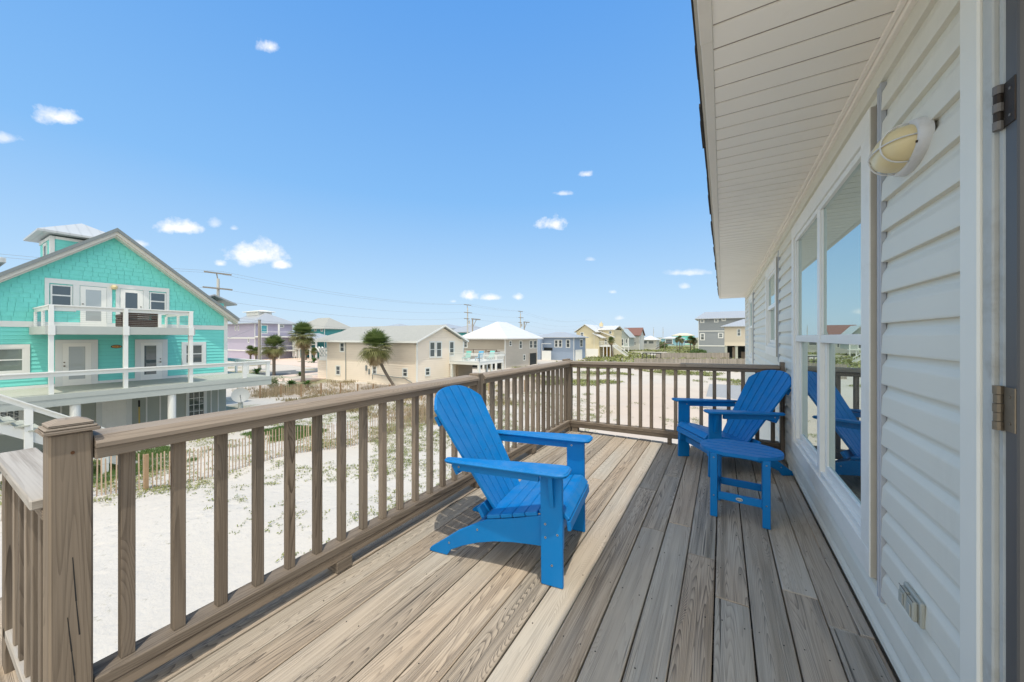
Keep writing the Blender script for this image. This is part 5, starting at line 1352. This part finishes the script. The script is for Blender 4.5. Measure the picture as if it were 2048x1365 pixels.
# ------------------------------------------------------------------ utility poles and wires
m_pole = paint('weathered utility pole wood', (.30,.27,.23), .9, .15, 3); m_polew = paint('pale concrete pole', (.50,.49,.45), .8)
PX = -50.2
def upole(x, y, lab, hm=1.0):
    r = empty('utility_pole', (x, y, GZ), 0, lab, 'utility pole', 'utility poles along the road')
    part('mast', m_polew, r, lambda m: m.tube([(0,0,-.3),(0,0,11.9*hm)], [.22,.14], 10))
    part('top_arm', m_pole, r, lambda m: (m.box(-.08,.08,-1.3,1.3,12.45*hm,12.6*hm), m.tube([(0,0,11.6*hm),(0,-.15,12.5*hm)], .06, 6)))
    for z in (10.75, 9.35): part('cross_arm', m_pole, r, lambda m: m.box(.15,.29,-1.5,1.3 if z > 10 else .3,z*hm-.08,z*hm+.08))
    part('transformer', m_polew, r, lambda m: m.tube([(.1,.55,8.2*hm),(.1,.55,9.0*hm)], .2, 10))
    return r
upole(PX, 18.6, 'utility pole rising behind the turquoise gable roof')
upole(PX, 65.6, 'utility pole right of the peach house ridge, before the white pyramid roof')
upole(PX+.4, 89.8, 'utility pole right of the white pyramid roof peak')
for px, lab in ((1307, 'faint far utility pole right of the low white-roofed house'), (1326, 'faint far utility pole above the pale blue house')):
    c = at(px, 270); r = upole(c.x, c.y, lab)
def tframe(x, y, lab):
    r = empty('street_pole', (x, y, GZ), 0, lab, 'light pole', 'braced arm poles by the road')
    part('mast', m_pole, r, lambda m: m.tube([(0,0,-.2),(0,0,9.9)], .17, 8)); part('arm', m_pole, r, lambda m: m.box(-.1,.1,-.4,3.3,9.6,9.85)); part('brace', m_pole, r, lambda m: m.bar((0,0,7.6),(0,1.6,9.6), .12, .12))
tframe(-54, 72.6, 'dark wooden braced arm pole beside the pole left of the pyramid roof')
tframe(-51.4, 95, 'dark wooden braced arm pole right of the pyramid roof peak')
bp = onz(519, 740, GZ); bpo = empty('short_pole', (bp.x, bp.y, GZ), 0, 'short brown wooden pole in front of the lilac house', 'pole')
part('mast', m_pole, bpo, lambda m: m.tube([(0,0,-.2),(0,0,7.8)], [.24,.19], 10)); part('pole_top', m_metaledge, bpo, lambda m: m.tube([(0,0,7.8),(0,0,7.95)], .21, 10))
m_wire = paint('grey power cable', (.26,.27,.28), .6)
wy_ = [-75, -28, 18.6, 65.6, 89.8, 150, 230]
for i, (dx, dyy, z, lab) in enumerate(((0,-1.2,12.65,'topmost grey overhead power cable'),(0,1.2,12.65,'second overhead power cable just below the topmost one'),(.2,-1.3,10.9,'third overhead power cable hung from the upper cross arms'),(.2,-1.2,9.5,'fourth overhead power cable hung from the lower cross arms'),(.1,0,7.6,'lowest overhead power cable along the poles'))):
    def wr(m):
        for a, b in zip(wy_[:-1], wy_[1:]):
            pts = []
            for k in range(13):
                t = k/12; y = a+(b-a)*t; pts.append((PX+dx+dyy*.8, y, GZ+z-1.1*((b-a)/47)**2*4*t*(1-t)))
            m.tube(pts, .012, 5, cap=False)
    o = wpart('power_cable', m_wire, None, wr); tag(o, lab, 'power cable', 'overhead power cables')
o = wpart('service_cable', m_wire, None, lambda m: m.tube([(xf+.1, yc1+.1, 1.2), (-40, 16, 1.3), (bp.x, bp.y, 3.0)], .014, 5)); tag(o, 'thin service cable from the turquoise house corner to the short brown pole', 'cable')
o = wpart('service_cable', m_wire, None, lambda m: m.tube([(xf-3, yc1+1, 3.2), (-43, 17, 2.9), (bp.x, bp.y, 3.6)], .014, 5)); tag(o, 'thin upper cable running from the turquoise roof slope to the short brown pole', 'cable')

# ------------------------------------------------------------------ palms and shrubs
m_fr = leaf('palm green', (.05,.10,.025), (.24,.30,.10)); m_frd = leaf('dry palm tan', (.26,.19,.10), (.42,.33,.19), trans=.1)
m_trunk = speckle('palm trunk fibre', (.10,.08,.062), (.20,.17,.14), 12, .95, .03)
m_frm = leaf('olive palm green', (.15,.17,.05), (.29,.28,.11))
def fan(m, base, d, L, R, seed, droop=.25, n=15, w=.05):
    rnd = random.random(); d = d.normalized(); up = Vector((0,0,1))
    s = d.cross(up)
    if s.length < .1: s = Vector((1,0,0))
    s.normalize(); u = s.cross(d).normalized()
    p = base + d*L; m.bar(base, p, .025, .018, rnd=rnd)
    for i in range(n):
        a = (i/(n-1)-.5)*math.radians(205); r_ = R*(1-.28*abs(i/(n-1)-.5)*2)*random.uniform(.85,1.05)
        dd = (d*math.cos(a) + s*math.sin(a) + u*(.18*abs(math.sin(a)))).normalized()
        side = dd.cross(u).normalized()*w
        q1 = p + dd*r_*.55 + Vector((0,0,-droop*.10*r_)); q2 = p + dd*r_ + Vector((0,0,-droop*r_*random.uniform(.6,1.3)))
        m.face([p - side*.3, q1 - side, q1 + side, p + side*.3], None, rnd); m.face([q1 - side, q2, q1 + side], None, rnd)
def crown_meshes(seed, r=1.0, n1=70, n2=52, n3=34):
    random.seed(seed); A, Bm, Cm = MB(), MB(), MB()
    def dirn(lo, hi):
        el = math.radians(random.uniform(lo, hi)); az = random.uniform(0, 2*math.pi)
        return Vector((math.cos(el)*math.cos(az), math.cos(el)*math.sin(az), math.sin(el)))
    for i in range(n1): fan(A, Vector((0,0,.1)), dirn(5, 85), random.uniform(.7,1.0)*r, random.uniform(.85,1.15)*r, i, .20, w=.030*r)
    for i in range(n2): fan(Bm, Vector((0,0,0)), dirn(-35, 15), random.uniform(.7,1.0)*r, random.uniform(.8,1.1)*r, i, .42, w=.028*r)
    for i in range(n3): fan(Cm, Vector((0,0,-.15)), dirn(-80, -25), random.uniform(.55,.85)*r, random.uniform(.6,.85)*r, i, .5, w=.036*r)
    return A, Bm, Cm
CR = {}
def palm(base, top, r, lab, group='palms in the neighbourhood', seed=1, tr=.17):
    base = Vector(base); top = Vector(top)
    root = empty('palm_tree', base, 0, lab, 'palm tree', group)
    rel = top - base
    def tk(m):
        pts = []; rs = []
        for i in range(9):
            t = i/8; k = t + .12*math.sin(t*math.pi) if abs(rel.x)+abs(rel.y) > .8 else t
            pts.append((rel.x*k, rel.y*k, rel.z*t - (.2 if i == 0 else 0))); rs.append(tr*(1.25 if i == 0 else 1.0 if t < .9 else 1.2))
        m.tube(pts, rs, 10)
    part('trunk', m_trunk, root, tk)
    key = seed
    if key not in CR:
        A, Bm, Cm = crown_meshes(seed)
        CR[key] = (A.build('crown', m_fr, root), Bm.build('lower_fronds', m_frm, root), Cm.build('dead_fronds', m_frd, root))
        objs = CR[key]
    else:
        objs = []
        for o in CR[key]: c = o.copy(); COL.objects.link(c); c.parent = root; objs.append(c)
    for o in objs: o.location = rel; o.scale = (r, r, r); o.rotation_euler = (0, 0, seed + base.x)
    return root
g = ony(792, 675, 25.2); g.z = GZ
c = ray(751, 697); dd_ = 35.6; tp = C0 + c*dd_
palm((g.x, g.y, GZ), tp, 1.18, 'leaning fan palm in front of the peach house', seed=3, tr=.14)
g = onz(606, 763, GZ); palm((g.x, g.y, GZ), (g.x, g.y, (C0+ray(605,672)*42).z), 1.02, 'taller upright fan palm left of the peach house', seed=4, tr=.2)
g = onz(548, 752, GZ); palm((g.x, g.y, GZ), (g.x, g.y, (C0+ray(548,695)*48).z), 1.05, 'upright fan palm in front of the lilac house porch', seed=3, tr=.19)
def pp(px, pyb, pyt, r, lab, seed=3, tr=.16, grp='palms in the neighbourhood', lean=0):
    g = onz(px, pyb, GZ); D = 718*5.143/(pyb-675); t = C0 + ray(px-lean, pyt)*D; palm((g.x, g.y, GZ), t, r, lab, grp, seed, tr)
pp(1226, 717, 682, .66, 'single fan palm before the yellow house stairs', 4, .2, lean=4)
for px, pb, pt, r, lab in ((1354, 700, 680, .72, 'leftmost palm of the three tall far palms'), (1359.5, 701, 677, .72, 'middle palm of the three tall far palms'), (1364, 700, 682, .66, 'rightmost palm of the three tall far palms'), (1381, 706, 680, .85, 'bushy left palm of the pair beside the grey house'), (1388, 706, 683, .80, 'bushy right palm of the pair beside the grey house'), (501, 728, 701, .62, 'small palm left of the short brown pole'), (512, 728, 703, .55, 'small palm hugging the short brown pole'), (612, 721, 703, .55, 'small left palm in front of the teal house'), (628, 721, 703, .55, 'small right palm in front of the teal house')):
    pp(px, pb, pt, r, lab, 4 if px % 2 < 1 else 3, .16)
m_sago = leaf('cycad green', (.035,.10,.02), (.09,.17,.03)); m_bush = leaf('shrub green', (.06,.13,.03), (.14,.20,.06))
def cycad(px, py, r, lab):
    g = onz(px, py, GZ); root = empty('cycad', (g.x, g.y, GZ), 0, lab, 'shrub', 'spiky cycads')
    def f(m):
        for i in range(46):
            az = random.uniform(0, 6.28); el = math.radians(random.uniform(8, 75)); d = Vector((math.cos(az)*math.cos(el), math.sin(az)*math.cos(el), math.sin(el)))
            s = d.cross(Vector((0,0,1))).normalized(); rn = random.random(); pr = Vector((0,0,.25))
            for k in range(5):
                t = (k+1)/5; q = Vector((0,0,.25)) + d*r*t - Vector((0,0,1))*(.45*r*t*t); w = .11*r*math.sin(math.pi*min(.97, t*.9+.08))
                m.face([pr - s*.03, q - s*w, q + s*w, pr + s*.03], None, rn); pr = q
    part('fronds', m_sago, root, f); part('trunk', m_trunk, root, lambda m: m.tube([(0,0,-.1),(0,0,.35)], .16, 8))
cycad(582, 776, 1.15, 'spiky cycad left of the pair behind the slat fence'); cycad(614, 777, 1.15, 'spiky cycad right of the pair behind the slat fence')
cycad(514, 750, 1.5, 'large spiky cycad below the short brown pole'); cycad(600, 753, .7, 'small spiky cycad at the foot of the taller palm'); cycad(628, 726, 1.6, 'spiky cycad on the pink gravel by the teal house')
def bush(px, py, r, h, lab, m_=None, n=1400, grp='rounded shrubs'):
    g = onz(px, py, GZ); root = empty('shrub', (g.x, g.y, GZ), 0, lab, 'shrub', grp)
    def f(m):
        bl_ = [(random.uniform(-.5,.5)*r, random.uniform(-.5,.5)*r, h*random.uniform(.35,.65), random.uniform(.45,.7)*r) for _ in range(7)]
        for i in range(n):
            b = random.choice(bl_); v = Vector((random.gauss(0,1), random.gauss(0,1), random.gauss(0,1))).normalized()*b[3]*random.uniform(.7,1.05)
            c = Vector((b[0]+v.x, b[1]+v.y, max(.02, b[2]+v.z*h/r*.6))); s = .07*max(r,.6)
            a = Vector((random.gauss(0,1), random.gauss(0,1), random.gauss(0,1))).normalized()*s; b2 = a.cross(Vector((random.gauss(0,1), random.gauss(0,1), 1))).normalized()*s
            m.face([c-a, c+b2*.5, c+a, c-b2*.5], None, random.random())
    part('foliage', m_ or m_bush, root, f); part('stem', m_trunk, root, lambda m: m.tube([(0,0,-.05),(0,0,h*.6)], .06, 6))
bush(552, 777, .75, 1.3, 'round green shrub at the end of the turquoise house deck')
bush(1397, 712, 2.2, 2.0, 'dark bushy shrub against the foot of the grey house', n=1800)
bush(1320, 697, 4.0, 3.4, 'dark tangled shrub beside the brown stair frame', n=1800)

# ------------------------------------------------------------------ fences
m_slat = wood('snow fence lath', (.50,.36,.25), (.33,.22,.14), (.42,.36,.29), .3, 6, var=.3, bs=.2); m_fpost = paint('new pine fence post', (.34,.225,.13), .8, .15, 5)
m_gwood = wood('grey picket fence boards', (.34,.30,.26), (.17,.145,.12), (.30,.28,.26), .5, 8, var=.3)
def slatfence(pts, lab, posts=3.0, h=1.22, pitch=.105, grp='slat sand fences'):
    root = empty('slat_fence', (pts[0][0], pts[0][1], GZ), 0, lab, 'fence', grp)
    seglist = []; 
    def along():
        for a, b in zip(pts[:-1], pts[1:]):
            L_ = math.dist(a, b); yield a, b, L_
    def sl_(m):
        for a, b, L_ in along():
            n = int(L_/pitch); dx, dy = (b[0]-a[0])/L_, (b[1]-a[1])/L_
            for i in range(n):
                t = i*pitch + random.uniform(-.012,.012); x = a[0]+dx*t; y = a[1]+dy*t; z = gh(x, y); ln = random.uniform(-.02,.02); hh = h+random.uniform(-.05,.03)
                m.bar((x, y, z-.1), (x+dx*ln, y+dy*ln, z+hh), .034, .010, up=(-dy, dx, 0))
    wpart('slat_panel', m_slat, root, sl_)
    def wr(m):
        for a, b, L_ in along():
            for z in (.2, .6, 1.0): m.bar((a[0], a[1], gh(*a)+z), (b[0], b[1], gh(*b)+z), .006, .006)
    wpart('wire', m_metaledge, root, wr)
    for a, b, L_ in along():
        n = max(1, int(L_/posts))
        for i in range(n):
            t = (i+.5)/n*L_; x = a[0]+(b[0]-a[0])/L_*t; y = a[1]+(b[1]-a[1])/L_*t
            wpart('fence_post', m_fpost, root, lambda m: m.box(x+.03, x+.115, y-.045, y+.045, GZ-.3, gh(x,y)+h-.02))
slatfence([(-17.6, -2), (-17.2,3.17), (-16.6,5.3), (-16.0,9.06), (-15.15,12), (-15.0,15.6), (-14.9, 20)], 'near slatted wooden sand fence running across the sand beyond the railing')
slatfence([(-34.6,15),(-28.7,20.3),(-21.8,21.4),(-14.9,20.2)], 'far slatted sand fence below the cycads and peach house', 1.5, 1.15)
slatfence([(-22.5,23.5),(-17,27),(-15.5,33)], 'rear slatted sand fence seen right of the leaning palm', 2.0, 1.15)
def board_fence(a, b, h, lab, pitch=.15):
    root = empty('board_fence', (a[0], a[1], GZ), 0, lab, 'fence', 'grey board fences'); L_ = math.dist(a, b); dx, dy = (b[0]-a[0])/L_, (b[1]-a[1])/L_
    wpart('board_panel', m_gwood, root, lambda m: [m.bar((a[0]+dx*t*pitch, a[1]+dy*t*pitch, GZ-.1), (a[0]+dx*t*pitch, a[1]+dy*t*pitch, GZ+h+random.uniform(-.04,.04)), pitch*.9, .02, up=(-dy, dx, 0)) for t in range(int(L_/pitch))])
    for i in range(int(L_/2.4)+1): wpart('fence_post', m_rail, root, lambda m: m.box(a[0]+dx*2.4*i-.05, a[0]+dx*2.4*i+.05, a[1]+dy*2.4*i+.03, a[1]+dy*2.4*i+.13, GZ-.2, GZ+h-.1))
board_fence((-11.9,58.4), (4,67.6), 1.8, 'nearer grey board fence just above the far railing')
board_fence((-13.4,89.5), (1.5,98), 1.5, 'farther low grey board fence behind the green patch')
pf = at(1303, 68); fr = empty('pipe_frame', (pf.x, pf.y, GZ), 0, 'dark metal frame standing at the left end of the grey board fence', 'frame')
part('frame', m_dark, fr, lambda m: (m.box(-1.6,1.6,-.05,.05,2.05,2.15), m.box(-1.6,1.6,.95,1.05,2.05,2.15), [m.box(x-.05,x+.05,-.05,.05,0,2.05) for x in (-1.6,-.9,-.2,.4,1.6)], m.box(-1.6,1.2,-.04,.04,1.3,1.38)))
part('roof_slats', m_metaledge, fr, lambda m: [m.box(-1.6+.3*i,-1.5+.3*i,-.1,1.1,2.16,2.2) for i in range(11)])

# ------------------------------------------------------------------ beach plants
m_vine = leaf('beach vine leaves', (.13,.17,.035), (.30,.30,.10), trans=.15); m_dryv = leaf('dry sea oats', (.22,.17,.08), (.36,.30,.17), trans=.1)
m_grass = leaf('bright lawn grass', (.08,.16,.035), (.16,.24,.07), trans=.2)
from mathutils import noise as mn
def sprigs(name, mat, lab, n, gen, leafs=9, rad=.16, ls=.035, cat='plants', upright=False):
    m = MB(); k = 0; tries = 0
    while k < n and tries < n*30:
        tries += 1; p = gen()
        if p is None: continue
        x, y, s = p; k += 1; z = gh(x, y); rn = random.random()
        for i in range(leafs):
            a = random.uniform(0, 6.28); r = random.uniform(0, rad)*s
            c = Vector((x+r*math.cos(a), y+r*math.sin(a), z+random.uniform(.005, .06)*s))
            if upright:
                d = Vector((random.gauss(0,.35), random.gauss(0,.35), 1)).normalized()*ls*s*random.uniform(1.5,3); w = d.cross(Vector((random.gauss(0,1), random.gauss(0,1), 0))).normalized()*ls*.18*s
                m.face([c-w, c+w, c+d], None, random.random())
            else:
                u = Vector((random.gauss(0,1), random.gauss(0,1), random.gauss(0,.5))).normalized()*ls*s*random.uniform(.6,1.3); w = Vector((-u.y, u.x, random.gauss(0,.4)*ls)).normalized()*ls*.45*s
                m.face([c-u, c+w, c+u, c-w], None, min(1, max(0, rn*.7+random.uniform(0,.3))))
    o = m.build(name, mat); tag(o, lab, cat, None, 'stuff'); return o
def fence_x(y): 
    P_ = [(-17.6,-2),(-17.2,3.17),(-16.6,5.3),(-16.0,9.06),(-15.15,12),(-15.0,15.6),(-14.9,20)]
    for a, b in zip(P_[:-1], P_[1:]):
        if a[1] <= y <= b[1]: return a[0]+(b[0]-a[0])*(y-a[1])/(b[1]-a[1])
    return -14.9
def g1():
    y = random.uniform(2, 30); x = random.uniform(-17, -1.0)
    f = fence_x(y); d = x - f
    v = mn.noise(Vector((x*.35, y*.35, 3))) + .5*mn.noise(Vector((x*1.1, y*1.1, 9)))
    dens = max(0, 1 - abs(d)/1.2)*1.2 + (max(0, min(1, (y-4.2)/4)) * max(0, 1-max(0, y-17)/14) * .75 if x < -4 - max(0, y-14)*.35 else .02)
    if y > 22 and v > .25: dens += .35
    return (x, y, random.uniform(.7,1.3)) if random.random() < dens*(.35+v*1.1) else None
sprigs('beach_vines', m_vine, 'low green beach vines scattered over the white sand beyond the railing', 5600, g1)
def g2():
    x = random.uniform(-26, -15.3); y = random.uniform(0, 20); v = mn.noise(Vector((x*.4, y*.4, 7)))
    return (x, y, random.uniform(.8,1.5)) if random.random() < .35+v*1.3 and x < fence_x(y)-.1 else None
sprigs('ground_cover', m_vine, 'green ground cover behind the near slat fence', 3000, g2, 9, .2, .04)
def g3():
    a = random.random()
    if a < .5: x, y = random.uniform(-22.5,-18.6), random.uniform(2.0,6.2)
    else: x, y = random.uniform(-21.5,-18.2), random.uniform(9.0, 11.6)
    return (x, y, 1) if mn.noise(Vector((x*.7, y*.7, 1))) > -.25 else None
sprigs('lawn_patch', m_grass, 'bright green grass patches below the turquoise house', 3800, g3, 9, .16, .05, 'grass', True)
def g4():
    x = random.uniform(-40, -14); y = random.uniform(15.5, 26); 
    if y > 25.8 and x < -26.5: return None
    v = mn.noise(Vector((x*.3, y*.3, 5))); edge = 1 if y < 21.5 else .4
    return (x, y, random.uniform(1.0,1.9)) if random.random() < (.35+v)*edge else None
sprigs('dry_grass', m_dryv, 'dry tan sea oats along the far slat fence', 1900, g4, 9, .2, .075, 'grass', True)
def g5():
    x = random.uniform(-30, 6); y = random.uniform(28, 60); v = mn.noise(Vector((x*.10, y*.16, 2))) + .4*mn.noise(Vector((x*.5, y*.5, 2)))
    if -10 < x < 5 and 27 < y < 45: return None
    return (x, y, random.uniform(1.6,3.2)) if v > .12 else None
sprigs('dune_plants', m_vine, 'patches of green dune plants beyond the far railing', 3000, g5, 9, .22, .045)
def g6():
    x = random.uniform(-40, 10); y = random.uniform(62, 200); v = mn.noise(Vector((x*.08, y*.05, 8)))
    return (x, y, random.uniform(3,7)) if v > -.05 else None
sprigs('dune_brush', m_vine, 'low green brush on the distant dunes', 3000, g6, 9, .25, .07)
def weeds(m):
    for i in range(9):
        a = math.radians(random.uniform(-70, 40)); p = Vector((-4.9, 1.62, GZ+.05)); d = Vector((math.cos(a)*.9, math.sin(a), random.uniform(.2,1.0))).normalized(); L_ = random.uniform(.3,.9)
        m.tube([p, p+d*L_*.5+Vector((0,0,.05)), p+d*L_+Vector((0,0,-.05))], .004, 4)
o = wpart('dry_twigs', m_dryv, None, weeds); tag(o, 'thin dry twigs on bare sand beside the corner post', 'twigs')
# mortar: give every unlabelled child nothing, but keep the deck things named
